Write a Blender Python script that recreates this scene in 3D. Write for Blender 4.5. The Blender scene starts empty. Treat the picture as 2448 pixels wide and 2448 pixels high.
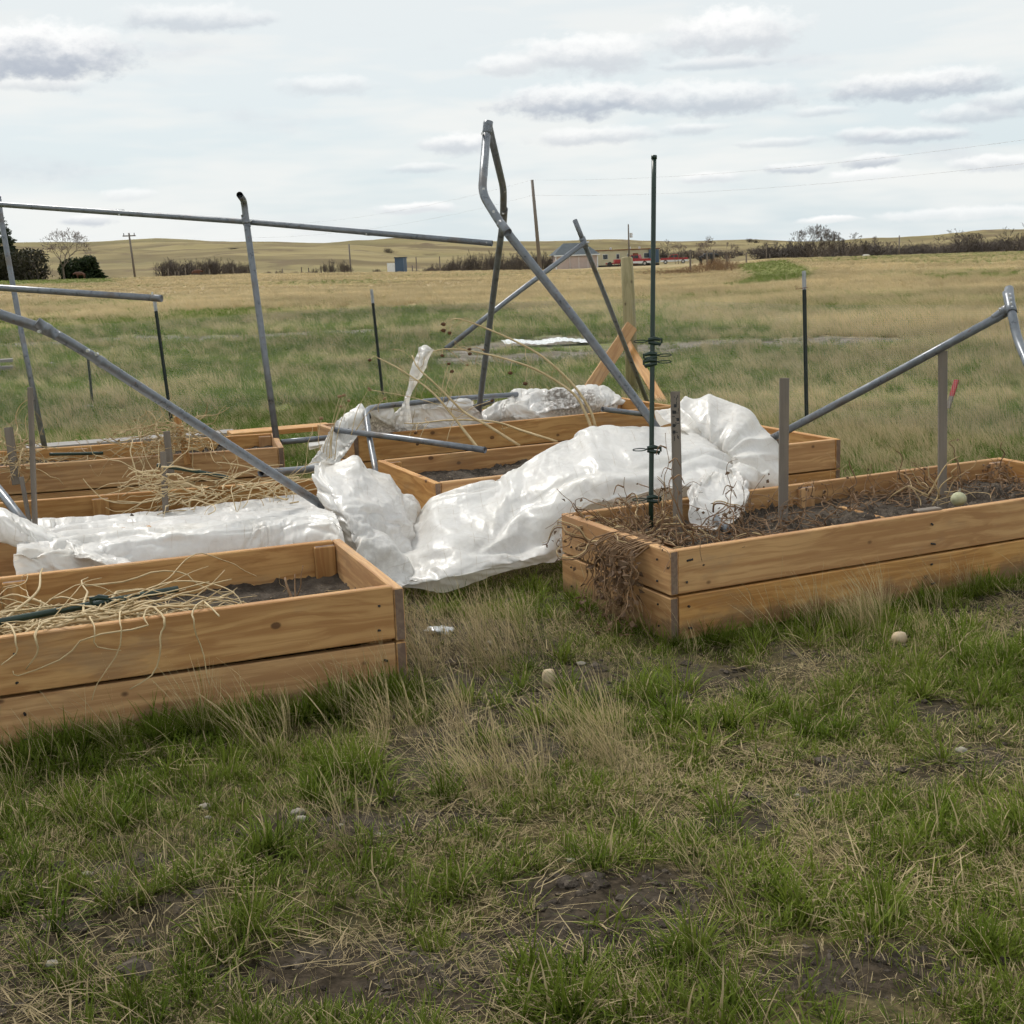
import bpy, bmesh, math, random
import numpy as np
from mathutils import Vector, Matrix
random.seed(7); rng = np.random.default_rng(11)
scene = bpy.context.scene
col = scene.collection
R = math.radians

# ---------------------------------------------------------------- camera
F = 3112.0; HY = 615.0; ROLL = R(2.2); EYE = 1.55      # photograph is 2448 px square
th = math.atan((1224 - HY) / F)
_r = np.array([1, 0, 0.]); _f = np.array([0, math.cos(th), -math.sin(th)]); _u = np.cross(_r, _f)
CR = math.cos(ROLL) * _r - math.sin(ROLL) * _u
CU = math.sin(ROLL) * _r + math.cos(ROLL) * _u
CF = _f; CC = np.array([0, 0, EYE])
cd = bpy.data.cameras.new('camera'); cam = bpy.data.objects.new('camera', cd); col.objects.link(cam)
m = Matrix.Identity(4)
for i in range(3):
    m[i][0] = CR[i]; m[i][1] = CU[i]; m[i][2] = -CF[i]; m[i][3] = CC[i]
cam.matrix_world = m
cd.sensor_width = 36; cd.lens = 36 * F / 2448; cd.clip_end = 6000; cd.clip_start = 0.05
scene.camera = cam
scene.render.resolution_x = scene.render.resolution_y = 1024

def ray(px, py):
    return CR * ((px - 1224) / F) + CU * ((1224 - py) / F) + CF
def at(px, py, d):                     # point at depth d along the view axis
    return CC + ray(px, py) * d
def onz(px, py, z):                    # point on the level plane z
    d = ray(px, py); return CC + d * ((z - CC[2]) / d[2])
def ony(px, py, y):                    # point on the plane y = const
    d = ray(px, py); return CC + d * (y / d[1])
def hor(px):                           # eye-level line
    return 615 - 0.0384 * (px - 1224)

# ---------------------------------------------------------------- sun, sky, exposure
SUN_AZ, SUN_EL = R(-38), R(50)         # azimuth from +Y towards +X
sun = bpy.data.lights.new('sun', 'SUN'); sun.energy = 2.6; sun.angle = R(11); sun.color = (1, .955, .88)
so = bpy.data.objects.new('sun', sun); col.objects.link(so)
sdir = Vector((math.sin(SUN_AZ) * math.cos(SUN_EL), math.cos(SUN_AZ) * math.cos(SUN_EL), math.sin(SUN_EL)))
so.rotation_euler = (-sdir).to_track_quat('-Z', 'Y').to_euler(); so.location = (0, 0, 30)
vs = scene.view_settings
vs.view_transform = 'Standard'; vs.look = 'None'; vs.exposure = 0.0; vs.gamma = 1.0; vs.use_curve_mapping = False

world = bpy.data.worlds.new('World'); scene.world = world; world.use_nodes = True
world.cycles.sampling_method = 'MANUAL'; world.cycles.sample_map_resolution = 256
cy = scene.cycles; cy.adaptive_threshold = .035; cy.adaptive_min_samples = 12; cy.max_bounces = 5; cy.diffuse_bounces = 2; cy.glossy_bounces = 2; cy.transmission_bounces = 3; cy.transparent_max_bounces = 4
def sky():
    nt = world.node_tree; N = nt.nodes; L = nt.links
    for n in list(N): N.remove(n)
    out = N.new('ShaderNodeOutputWorld'); bg = N.new('ShaderNodeBackground'); bg.inputs['Strength'].default_value = 0.1
    L.new(bg.outputs[0], out.inputs[0])
    st = N.new('ShaderNodeTexSky'); st.sky_type = 'NISHITA'; st.sun_disc = False
    st.sun_elevation = SUN_EL; st.sun_rotation = SUN_AZ; st.air_density = 1; st.dust_density = 2
    tc = N.new('ShaderNodeTexCoord')
    sep = N.new('ShaderNodeSeparateXYZ'); L.new(tc.outputs['Generated'], sep.inputs[0])
    def math_(op, a, b=None, c=None, clamp=False):
        n = N.new('ShaderNodeMath'); n.operation = op; n.use_clamp = clamp
        for i, v in enumerate((a, b, c)):
            if v is None: continue
            if isinstance(v, (int, float)): n.inputs[i].default_value = v
            else: L.new(v, n.inputs[i])
        return n.outputs[0]
    def mixc(f, a, b):
        n = N.new('ShaderNodeMix'); n.data_type = 'RGBA'
        for s, v in ((n.inputs['Factor'], f), (n.inputs['A'], a), (n.inputs['B'], b)):
            if isinstance(v, (int, float)): s.default_value = v
            elif isinstance(v, tuple): s.default_value = (*v, 1)
            else: L.new(v, s)
        return n.outputs['Result']
    def mapr(v, a, b, c=0., d=1.):
        n = N.new('ShaderNodeMapRange'); n.interpolation_type = 'SMOOTHSTEP'
        L.new(v, n.inputs[0])
        for i, x in enumerate((a, b, c, d)): n.inputs[i + 1].default_value = x
        return n.outputs[0]
    def noise(vec, scale, detail=4, rough=.55):
        n = N.new('ShaderNodeTexNoise'); n.inputs['Scale'].default_value = scale
        n.inputs['Detail'].default_value = detail; n.inputs['Roughness'].default_value = rough
        L.new(vec, n.inputs['Vector']); return n.outputs
    def comb(x, y, z=0.):
        n = N.new('ShaderNodeCombineXYZ')
        for i, v in enumerate((x, y, z)):
            if isinstance(v, (int, float)): n.inputs[i].default_value = v
            else: L.new(v, n.inputs[i])
        return n.outputs[0]
    az = math_('ARCTAN2', sep.outputs[0], sep.outputs[1]); el = math_('ARCSINE', sep.outputs[2])
    # thin high veil over a pale blue sky: long soft streaks
    veilv = comb(math_('MULTIPLY', az, 2.0), math_('MULTIPLY', el, 11.0))
    veil = mapr(noise(veilv, 1.6, 4, .6)[0], .32, .62)
    low = mapr(el, .0, .22, 0., .78)              # more blue showing low down
    f = math_('MAXIMUM', veil, low)
    base = mixc(.86, st.outputs[0], (7.3, 8.4, 8.9))
    wn = noise(comb(az, math_('MULTIPLY', el, 1.5)), 58, 4, .6)
    c = mixc(f, base, mixc(mapr(el, .05, .30), (8.95, 9.15, 9.0), (8.25, 8.6, 8.75)))
    # scattered small flat clouds everywhere, grey bases and white tops
    wv = comb(math_('MULTIPLY', az, 7.), math_('MULTIPLY', el, 24.))
    g = mapr(noise(wv, 1., 4, .5)[0], .57, .70)
    c = mixc(math_('MULTIPLY', g, .42), c, mixc(wn[0], (5.4, 5.9, 6.7), (9.3, 9.4, 9.4)))
    # the larger single clouds the photograph shows, by direction
    P = comb(az, el)
    sub = N.new('ShaderNodeVectorMath'); sub.operation = 'MULTIPLY_ADD'
    L.new(wn[1], sub.inputs[0]); sub.inputs[1].default_value = (1.2, 1.5, 0); sub.inputs[2].default_value = (-.6, -.75, 0)
    clouds = [  # px, py, half width, half height, opacity, dark base 0..1
        (95, 125, 190, 62, .95, .85), (470, 45, 170, 28, .55, .75), (780, 205, 110, 22, .5, .45), (1745, 80, 150, 52, .95, .4), (1400, 130, 160, 42, .85, .45),
        (1390, 240, 190, 36, .8, .9), (1700, 232, 190, 36, .7, .75), (1100, 345, 90, 24, .8, .5), (1420, 326, 150, 20, .6, .6),
        (2200, 203, 200, 30, .75, .85), (2160, 327, 140, 16, .65, .8), (2085, 384, 60, 16, .75, .8), (1900, 402, 70, 12, .65, .8), (1690, 424, 70, 14, .7, .3),
        (2080, 418, 85, 15, .95, 0.), (2390, 390, 100, 18, .8, .35), (1985, 525, 60, 9, .95, 0.), (2300, 510, 190, 14, .65, 0.), (990, 497, 100, 13, .9, .25), (215, 525, 60, 14, .75, .6), (1205, 158, 75, 24, .65, .4), (2330, 272, 110, 20, .55, .7), (1965, 265, 70, 11, .45, .6), (1660, 307, 70, 14, .5, .6), (2060, 322, 70, 14, .6, .7),
        (1860, 340, 90, 11, .45, .6), (310, 465, 60, 14, .6, .1), (1010, 402, 80, 11, .45, .6), (2420, 240, 80, 22, .6, .8), (1720, 150, 130, 14, .5, .7), (100, 205, 120, 12, .4, .6)]
    for px, py, hw, hh, op, dk in clouds:
        d = ray(px, py); d = d / np.linalg.norm(d)
        a0 = math.atan2(d[0], d[1]); e0 = math.asin(d[2])
        sx = F / (hw * 1.1); sy = F / (hh * 1.12)
        n = N.new('ShaderNodeVectorMath'); n.operation = 'MULTIPLY_ADD'
        L.new(P, n.inputs[0]); n.inputs[1].default_value = (sx, sy, 0); n.inputs[2].default_value = (-a0 * sx, -e0 * sy, 0)
        wa = N.new('ShaderNodeVectorMath'); L.new(n.outputs[0], wa.inputs[0]); L.new(sub.outputs[0], wa.inputs[1])
        ln = N.new('ShaderNodeVectorMath'); ln.operation = 'LENGTH'; L.new(wa.outputs[0], ln.inputs[0])
        mk = mapr(ln.outputs['Value'], 1.18, .55, 0., op)
        sp = N.new('ShaderNodeSeparateXYZ'); L.new(wa.outputs[0], sp.inputs[0])
        s = mapr(sp.outputs[1], -.6, .75)
        darkc = tuple(np.array((8.6, 8.85, 8.9)) * (1 - dk) + np.array((4.1, 4.6, 5.5)) * dk)
        c = mixc(mk, c, mixc(s, darkc, (10.4, 10.4, 10.3)))
    L.new(c, bg.inputs[0])
sky()

# ---------------------------------------------------------------- helpers
def tag(o, label=None, cat=None, group=None, kind=None):
    if label: o['label'] = label
    if cat: o['category'] = cat
    if group: o['group'] = group
    if kind: o['kind'] = kind
    return o
def obj(name, verts, faces, mat, parent=None, smooth=False, loc=None, rot=None):
    me = bpy.data.meshes.new(name)
    me.from_pydata([tuple(map(float, v)) for v in verts] if not isinstance(verts, np.ndarray) else verts.tolist(), [], faces if isinstance(faces, list) else faces.tolist())
    me.update()
    if mat: me.materials.append(mat)
    if smooth: me.polygons.foreach_set('use_smooth', np.ones(len(me.polygons), bool))
    o = bpy.data.objects.new(name, me); col.objects.link(o)
    if parent: o.parent = parent
    if loc is not None: o.location = tuple(map(float, loc))
    if rot is not None: o.rotation_euler = rot
    return o
def empty(name, loc=(0, 0, 0), rz=0.):
    o = bpy.data.objects.new(name, None); o.empty_display_size = .1; col.objects.link(o)
    o.location = tuple(map(float, loc)); o.rotation_euler = (0, 0, rz); return o
def copy_tree(o, parent=None):
    c = o.copy(); col.objects.link(c); c.parent = parent
    for ch in list(o.children): copy_tree(ch, c)
    return c
class MB:                              # mesh collector
    def __init__(s): s.v = []; s.f = []
    def add(s, v, f):
        b = len(s.v); s.v += [tuple(map(float, p)) for p in v]; s.f += [tuple(int(i) + b for i in q) for q in f]; return s
    def box(s, c, d, M=None):
        x, y, z = np.array(d) / 2
        v = np.array([(-x, -y, -z), (x, -y, -z), (x, y, -z), (-x, y, -z), (-x, -y, z), (x, -y, z), (x, y, z), (-x, y, z)])
        if M is not None: v = v @ np.array(M).T
        return s.add(v + np.array(c), [(0, 3, 2, 1), (4, 5, 6, 7), (0, 1, 5, 4), (1, 2, 6, 5), (2, 3, 7, 6), (3, 0, 4, 7)])
    def tube(s, pts, r, n=8, caps=True):
        v, f = tube_arrays(pts, r, n, caps); return s.add(v, f)
    def build(s, name, mat, parent=None, smooth=False, loc=None, rot=None):
        return obj(name, s.v, s.f, mat, parent, smooth, loc, rot)
def frames(pts):
    pts = np.asarray(pts, float); n = len(pts)
    t = np.gradient(pts, axis=0); t /= np.linalg.norm(t, axis=1)[:, None] + 1e-12
    a = np.array([0, 0, 1.]) if abs(t[0][2]) < .9 else np.array([1., 0, 0])
    u = np.cross(t[0], a); u /= np.linalg.norm(u); U = [u]
    for i in range(1, n):
        u = U[-1] - t[i] * (U[-1] @ t[i]); u /= np.linalg.norm(u) + 1e-12; U.append(u)
    U = np.array(U); return pts, t, U, np.cross(t, U)
def tube_arrays(pts, r, n=8, caps=True):
    pts, t, U, V = frames(pts); k = len(pts)
    r = np.full(k, r) if np.isscalar(r) else np.asarray(r, float)
    a = np.linspace(0, 2 * np.pi, n, endpoint=False)
    ring = np.cos(a)[None, :, None] * U[:, None] + np.sin(a)[None, :, None] * V[:, None]
    v = (pts[:, None] + ring * r[:, None, None]).reshape(-1, 3)
    f = []
    for i in range(k - 1):
        for j in range(n):
            f.append((i * n + j, i * n + (j + 1) % n, (i + 1) * n + (j + 1) % n, (i + 1) * n + j))
    if caps:
        f.append(tuple(range(n - 1, -1, -1))); f.append(tuple(range((k - 1) * n, k * n)))
    return v, f
def pipe_mesh(pts, r, n=16, wall=.0022, cut=.03):      # hollow tube with open ends
    pts = np.asarray(pts, float)
    v, f = tube_arrays(pts, r, n, False); v = list(map(tuple, v)); k = len(pts)
    P, t, U, V = frames(pts); a = np.linspace(0, 2 * np.pi, n, endpoint=False)
    for e, s in ((0, 1), (k - 1, -1)):
        ring = np.cos(a)[:, None] * U[e] + np.sin(a)[:, None] * V[e]
        b = len(v)
        v += list(map(tuple, P[e] + ring * (r - wall))); v += list(map(tuple, P[e] + t[e] * s * r * 2.5 + ring * (r - wall)))
        for j in range(n):
            q = (e * n + j, b + j, b + (j + 1) % n, e * n + (j + 1) % n); q2 = (b + j, b + n + j, b + n + (j + 1) % n, b + (j + 1) % n)
            if s < 0: q = q[::-1]; q2 = q2[::-1]
            f += [q, q2]
        cap = tuple(range(b + n, b + 2 * n)); f.append(cap if s > 0 else cap[::-1])
    return v, f
def crom(P, n, closed=False):          # Catmull-Rom through control points, n samples
    P = np.asarray(P, float); k = len(P)
    if k == 2: return P[0] + (P[1] - P[0]) * np.linspace(0, 1, n)[:, None]
    Q = np.vstack([2 * P[0] - P[1], P, 2 * P[-1] - P[-2]])
    t = np.linspace(0, k - 1 - 1e-9, n); i = t.astype(int); u = (t - i)[:, None]
    p0, p1, p2, p3 = Q[i], Q[i + 1], Q[i + 2], Q[i + 3]
    return .5 * (2 * p1 + (p2 - p0) * u + (2 * p0 - 5 * p1 + 4 * p2 - p3) * u * u + (3 * p1 - p0 - 3 * p2 + p3) * u ** 3)
def bend(P, rad=.15, n=6):             # polyline with rounded corners
    P = [np.asarray(p, float) for p in P]; out = [P[0]]
    for i in range(1, len(P) - 1):
        a = P[i - 1] - P[i]; b = P[i + 1] - P[i]; la = np.linalg.norm(a); lb = np.linalg.norm(b)
        d = min(rad, la * .45, lb * .45); s = P[i] + a / la * d; e = P[i] + b / lb * d
        for t in np.linspace(0, 1, n): out.append((1 - t) ** 2 * s + 2 * t * (1 - t) * P[i] + t * t * e)
    out.append(P[-1]); return np.array(out)
def sticks(S, n=3):                    # S rows: x0 y0 z0 x1 y1 z1 r0 r1 -> prisms, vectorised
    S = np.asarray(S, float); a = S[:, :3]; b = S[:, 3:6]; t = b - a; t /= np.linalg.norm(t, axis=1)[:, None] + 1e-9
    h = np.where(np.abs(t[:, 2:3]) < .9, np.array([[0, 0, 1.]]), np.array([[1., 0, 0]]))
    u = np.cross(t, h); u /= np.linalg.norm(u, axis=1)[:, None] + 1e-9; w = np.cross(t, u)
    ang = np.linspace(0, 2 * np.pi, n, endpoint=False); rg = np.cos(ang)[None, :, None] * u[:, None] + np.sin(ang)[None, :, None] * w[:, None]
    v = np.concatenate([a[:, None] + rg * S[:, 6][:, None, None], b[:, None] + rg * S[:, 7][:, None, None]], 1).reshape(-1, 3)
    base = np.arange(len(S))[:, None, None] * 2 * n; j = np.arange(n)
    q = np.stack([j, (j + 1) % n, (j + 1) % n + n, j + n], 1)[None]
    return v, (base + q).reshape(-1, 4)
def _h(ix, iy, iz):
    n = (ix.astype(np.int64) * 374761393 + iy.astype(np.int64) * 668265263 + iz.astype(np.int64) * 2147483647) & 0x7fffffff
    n = ((n ^ (n >> 13)) * 1274126177) & 0x7fffffff; n = (n ^ (n >> 16)) & 0xffff
    return n / 32767.5 - 1
def vnoise(x, y, z=0.):
    x, y, z = np.broadcast_arrays(np.asarray(x, float), np.asarray(y, float), np.asarray(z, float))
    ix, iy, iz = np.floor(x), np.floor(y), np.floor(z); fx, fy, fz = x - ix, y - iy, z - iz
    s = lambda t: t * t * t * (t * (6 * t - 15) + 10); fx, fy, fz = s(fx), s(fy), s(fz); r = 0
    for dx in (0, 1):
        for dy in (0, 1):
            for dz in (0, 1):
                r = r + _h(ix + dx, iy + dy, iz + dz) * (fx if dx else 1 - fx) * (fy if dy else 1 - fy) * (fz if dz else 1 - fz)
    return r
def fbm(x, y, z=0., o=4, g=.5):
    r = 0; a = 1.; f = 1.
    for k in range(o): r = r + a * vnoise(x * f + 17.3 * k, y * f - 9.1 * k, z * f + 3.7 * k); a *= g; f *= 2.03
    return r
def sstep(a, b, x):
    t = np.clip((np.asarray(x, float) - a) / (b - a), 0, 1); return t * t * (3 - 2 * t)

# ---------------------------------------------------------------- materials
class NT:
    def __init__(s, name):
        s.m = bpy.data.materials.new(name); s.m.use_nodes = True; s.t = s.m.node_tree; s.N = s.t.nodes; s.L = s.t.links
        for n in list(s.N): s.N.remove(n)
        s.out = s.N.new('ShaderNodeOutputMaterial')
    def set(s, sock, v):
        if v is None: return
        if isinstance(v, (int, float)): sock.default_value = v
        elif isinstance(v, tuple): sock.default_value = (*v, 1) if len(v) == 3 and sock.type == 'RGBA' else v
        else: s.L.new(v, sock)
    def math(s, op, a, b=None, c=None, clamp=False):
        n = s.N.new('ShaderNodeMath'); n.operation = op; n.use_clamp = clamp
        for i, v in enumerate((a, b, c)): s.set(n.inputs[i], v)
        return n.outputs[0]
    def mix(s, f, a, b, mode='MIX'):
        n = s.N.new('ShaderNodeMix'); n.data_type = 'RGBA'; n.blend_type = mode
        s.set(n.inputs['Factor'], f); s.set(n.inputs['A'], a); s.set(n.inputs['B'], b); return n.outputs['Result']
    def coord(s, which='Object'): return s.N.new('ShaderNodeTexCoord').outputs[which]
    def pos(s): return s.N.new('ShaderNodeNewGeometry').outputs['Position']
    def mapping(s, v, scale=(1, 1, 1), loc=(0, 0, 0), rot=(0, 0, 0)):
        n = s.N.new('ShaderNodeMapping'); s.L.new(v, n.inputs[0]); n.inputs['Scale'].default_value = scale
        if isinstance(loc, tuple): n.inputs['Location'].default_value = loc
        else: s.L.new(loc, n.inputs['Location'])
        n.inputs['Rotation'].default_value = rot; return n.outputs[0]
    def noise(s, v, scale=5, detail=4, rough=.55, dist=0.):
        n = s.N.new('ShaderNodeTexNoise'); s.L.new(v, n.inputs['Vector']); n.inputs['Scale'].default_value = scale
        n.inputs['Detail'].default_value = detail; n.inputs['Roughness'].default_value = rough; n.inputs['Distortion'].default_value = dist
        return n.outputs[0]
    def voro(s, v, scale=5, feat='F1', out=0, rand=1.):
        n = s.N.new('ShaderNodeTexVoronoi'); n.feature = feat; s.L.new(v, n.inputs['Vector']); n.inputs['Scale'].default_value = scale
        n.inputs['Randomness'].default_value = rand; return n.outputs[out]
    def mapr(s, v, a, b, c=0., d=1.):
        n = s.N.new('ShaderNodeMapRange'); n.interpolation_type = 'SMOOTHSTEP'; s.set(n.inputs[0], v)
        for i, x in enumerate((a, b, c, d)): s.set(n.inputs[i + 1], x)
        return n.outputs[0]
    def ramp(s, f, stops):
        n = s.N.new('ShaderNodeValToRGB'); s.L.new(f, n.inputs[0]); e = n.color_ramp.elements
        while len(e) < len(stops): e.new(.5)
        for i, (p, c) in enumerate(stops): e[i].position = p; e[i].color = (*c, 1)
        return n.outputs[0]
    def rand(s): return s.N.new('ShaderNodeObjectInfo').outputs['Random']
    def attr(s, name, out='Fac'):
        n = s.N.new('ShaderNodeAttribute'); n.attribute_name = name; return n.outputs[out]
    def bump(s, h, strength=.5, dist=.01, normal=None):
        n = s.N.new('ShaderNodeBump'); s.set(n.inputs['Height'], h); n.inputs['Strength'].default_value = strength
        n.inputs['Distance'].default_value = dist
        if normal is not None: s.L.new(normal, n.inputs['Normal'])
        return n.outputs[0]
    def bsdf(s, color, rough=.6, metal=0., normal=None, spec=.5, transl=0., coat=0., tcol=None, tnorm=True):
        b = s.N.new('ShaderNodeBsdfPrincipled'); s.set(b.inputs['Base Color'], color); s.set(b.inputs['Roughness'], rough)
        s.set(b.inputs['Metallic'], metal); b.inputs['Specular IOR Level'].default_value = spec
        if coat: b.inputs['Coat Weight'].default_value = coat; b.inputs['Coat Roughness'].default_value = .2
        if normal is not None: s.L.new(normal, b.inputs['Normal'])
        sh = b.outputs[0]
        if transl:
            t = s.N.new('ShaderNodeBsdfTranslucent'); s.set(t.inputs[0], tcol if tcol is not None else color)
            if normal is not None: s.L.new(normal, t.inputs['Normal'])
            mx = s.N.new('ShaderNodeMixShader'); s.set(mx.inputs[0], transl); s.L.new(sh, mx.inputs[1]); s.L.new(t.outputs[0], mx.inputs[2]); sh = mx.outputs[0]
        s.L.new(sh, s.out.inputs[0]); return s.m

def offset_coord(t):                    # object coords shifted at random per object
    r = t.rand(); c = t.N.new('ShaderNodeCombineXYZ')
    t.set(c.inputs[0], t.math('MULTIPLY', r, 37.)); t.set(c.inputs[1], t.math('MULTIPLY', r, 91.)); t.set(c.inputs[2], t.math('MULTIPLY', r, 53.))
    a = t.N.new('ShaderNodeVectorMath'); t.L.new(t.coord(), a.inputs[0]); t.L.new(c.outputs[0], a.inputs[1]); return a.outputs[0], r

def mat_wood(name, light, dark, knot, grey=0., rough=.62, scale=1.):
    t = NT(name); v, r = offset_coord(t)
    warp = t.noise(t.mapping(v, (1.1 * scale, 5 * scale, 5 * scale)), 1.2, 3, .5)
    wv = t.N.new('ShaderNodeVectorMath'); wv.operation = 'MULTIPLY_ADD'; t.L.new(warp, wv.inputs[0]); wv.inputs[1].default_value = (0, .16, .16); t.L.new(v, wv.inputs[2])
    g1 = t.noise(t.mapping(wv.outputs[0], (.5 * scale, 26 * scale, 26 * scale)), 1.6, 3, .55)
    g2 = t.noise(t.mapping(v, (3, 160, 160)), 1., 3, .6)
    kn = t.voro(t.mapping(v, (4.6, 6.5, 6.5)), 1., 'F1', 0)
    kmask = t.mapr(kn, .105, .06)
    krad = t.mapr(kn, .30, .10)
    f = t.math('ADD', t.math('MULTIPLY', t.mapr(g1, .36, .62), .80), t.math('MULTIPLY', g2, .30))
    c = t.mix(f, light, dark)
    c = t.mix(t.math('MULTIPLY', krad, .35), c, dark)
    c = t.mix(t.math('MULTIPLY', kmask, .85), c, knot)
    blot = t.mapr(t.noise(t.mapping(v, (1.5, 4, 4)), 1.3, 4), .38, .70)
    c = t.mix(t.math('MULTIPLY', blot, .25), c, tuple(np.array(dark) * .82))
    hs = t.N.new('ShaderNodeHueSaturation'); t.L.new(c, hs.inputs['Color'])
    t.set(hs.inputs['Value'], t.mapr(r, 0, 1, .90, 1.08)); t.set(hs.inputs['Saturation'], t.mapr(t.math('FRACT', t.math('MULTIPLY', r, 7.3)), 0, 1, .88, 1.0))
    c = hs.outputs[0]
    spz = t.N.new('ShaderNodeSeparateXYZ'); t.L.new(t.pos(), spz.inputs[0]); wn_ = t.noise(t.pos(), 7, 4, .65)
    splash = t.mapr(t.math('SUBTRACT', spz.outputs[2], t.math('MULTIPLY', wn_, .22)), .0, -.075)
    c = t.mix(t.math('MULTIPLY', splash, .6), c, (.12, .085, .055))
    c = t.mix(t.mapr(t.noise(t.mapping(v, (1.2, 3, 3)), 1.7, 5, .7), .52, .72, 0, .38), c, (.27, .20, .135))
    if grey: c = t.mix(t.mapr(t.noise(t.mapping(v, (2, 30, 30)), 1., 4), .3, .7, grey * .6, grey), c, (.23, .205, .18))
    nb = t.bump(t.math('ADD', g2, t.math('MULTIPLY', g1, .7)), .35, .002)
    return t.bsdf(c, rough, normal=nb, spec=.3)
M = {}
M['pine'] = mat_wood('pine', (.585, .33, .115), (.385, .18, .051), (.075, .03, .012))
M['pine_end'] = mat_wood('pine_end', (.24, .15, .09), (.15, .085, .055), (.05, .03, .02), .15)
M['pine_rim'] = M['pine']
M['stake'] = mat_wood('stake', (.19, .15, .11), (.12, .095, .07), (.06, .045, .03), .45)
M['grey_plank'] = mat_wood('grey_plank', (.40, .38, .36), (.30, .285, .27), (.15, .14, .13), .8)
M['post_wood'] = mat_wood('post_wood', (.36, .30, .15), (.24, .20, .09), (.1, .07, .03), .0)
M['pole_wood'] = mat_wood('pole_wood', (.21, .175, .145), (.14, .115, .095), (.07, .05, .04), .3)

def mat_pipe():
    t = NT('galvanised'); v, r = offset_coord(t)
    n = t.noise(v, 22, 4, .6); n2 = t.noise(v, 5, 3)
    c = t.mix(t.mapr(n, .3, .7), (.145, .160, .180), (.205, .22, .24))
    c = t.mix(t.math('MULTIPLY', t.mapr(n2, .55, .70), .6), c, (.15, .115, .085)); c = t.mix(t.mapr(t.noise(v, 60, 2), .66, .72, 0, .7), c, (.13, .06, .03))
    return t.bsdf(c, t.mapr(n, .3, .7, .26, .42), .30, normal=t.bump(n, .06, .002))
M['pipe'] = mat_pipe()
def simple(name, c1, c2, rough=.5, metal=0., sc=20., bump=.0, spec=.5, transl=0.):
    t = NT(name); v, r = offset_coord(t); n = t.noise(v, sc, 4, .6)
    return t.bsdf(t.mix(t.mapr(n, .3, .7), c1, c2), rough, metal, t.bump(n, bump, .004) if bump else None, spec, transl)
M['bolt'] = simple('bolt', (.5, .5, .5), (.7, .7, .7), .3, .8)
M['green_pole'] = simple('green_pole', (.006, .022, .013), (.010, .032, .019), .38)
M['tpost'] = simple('tpost', (.008, .014, .010), (.015, .024, .017), .55)
M['tpost_white'] = simple('tpost_white', (.30, .31, .33), (.45, .46, .47), .6)
M['white_paint'] = simple('white_paint', (.62, .64, .64), (.78, .79, .78), .5)
M['red'] = simple('red', (.38, .035, .035), (.30, .025, .03), .45)
M['dark'] = simple('dark', (.012, .012, .013), (.022, .022, .022), .6)
M['pink'] = simple('pink', (.47, .37, .325), (.52, .41, .36), .8, sc=2)
M['roof'] = simple('roof', (.045, .06, .07), (.065, .08, .09), .8, sc=1.5)
M['cream'] = simple('cream', (.50, .45, .30), (.56, .50, .35), .8, sc=1.)
M['glass'] = simple('glass', (.04, .05, .06), (.07, .08, .09), .1)
M['rust'] = simple('rust', (.16, .06, .03), (.24, .10, .05), .8)
M['blue'] = simple('blue', (.045, .085, .14), (.06, .10, .16), .6)
M['cow'] = simple('cow', (.085, .034, .018), (.12, .05, .027), .8)
M['cow_white'] = simple('cow_white', (.6, .57, .52), (.7, .67, .62), .8)
M['stone'] = simple('stone', (.26, .23, .18), (.38, .34, .28), .85, sc=14, bump=.6)
M['gourd'] = simple('gourd', (.42, .31, .19), (.52, .41, .27), .7, sc=30, bump=.4)
M['melon'] = simple('melon', (.34, .34, .19), (.46, .45, .29), .6, sc=25, bump=.2)
M['vine_tan'] = simple('vine_tan', (.52, .39, .20), (.36, .25, .12), .7, sc=12)
M['vine_pale'] = simple('vine_pale', (.60, .47, .27), (.45, .33, .17), .65, sc=12)
M['vine_brown'] = simple('vine_brown', (.27, .165, .085), (.17, .098, .05), .8, sc=12)
M['leaf_brown'] = simple('leaf_brown', (.17, .105, .058), (.105, .062, .035), .85, sc=18, transl=.15)
M['seedhead'] = simple('seedhead', (.13, .06, .025), (.075, .035, .015), .9, sc=60, bump=.8)
M['seedhead_pale'] = simple('seedhead_pale', (.33, .22, .12), (.24, .15, .08), .9, sc=60, bump=.8)
M['wire'] = simple('wire', (.28, .29, .29), (.34, .35, .35), .5)
M['cable'] = simple('cable', (.35, .36, .37), (.40, .40, .41), .6)
M['foil'] = simple('foil', (.55, .58, .62), (.7, .72, .75), .3, .2)

def mat_soil():
    t = NT('soil'); v = t.pos()
    n = t.noise(v, 9, 6, .65); n2 = t.noise(v, 55, 4, .7)
    c = t.mix(t.mapr(n, .35, .68), (.046, .036, .028), (.115, .094, .074))
    c = t.mix(t.mapr(n2, .60, .68), c, (.22, .17, .11))
    return t.bsdf(c, .9, normal=t.bump(t.math('ADD', n, t.math('MULTIPLY', n2, .6)), .9, .02), spec=.12)
M['soil'] = mat_soil()
def mat_bark(name, a, b):
    t = NT(name); v, r = offset_coord(t); n = t.noise(v, 3, 4); return t.bsdf(t.mix(n, a, b), .9, spec=.2)
M['bark'] = mat_bark('bark', (.12, .095, .075), (.19, .155, .125))
M['twig'] = mat_bark('twig', (.15, .115, .10), (.25, .20, .175))
M['brush'] = mat_bark('brush', (.085, .070, .060), (.15, .125, .105))
M['brush_tan'] = mat_bark('brush_tan', (.20, .125, .07), (.29, .19, .11))
def mat_leaf(name, a, b):
    t = NT(name); v, r = offset_coord(t); n = t.noise(v, 1.2, 4); n2 = t.noise(v, 12, 2)
    return t.bsdf(t.mix(t.mapr(t.math('ADD', n, t.math('MULTIPLY', n2, .4)), .45, 1.0), a, b), .7, spec=.25, transl=.2)
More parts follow.
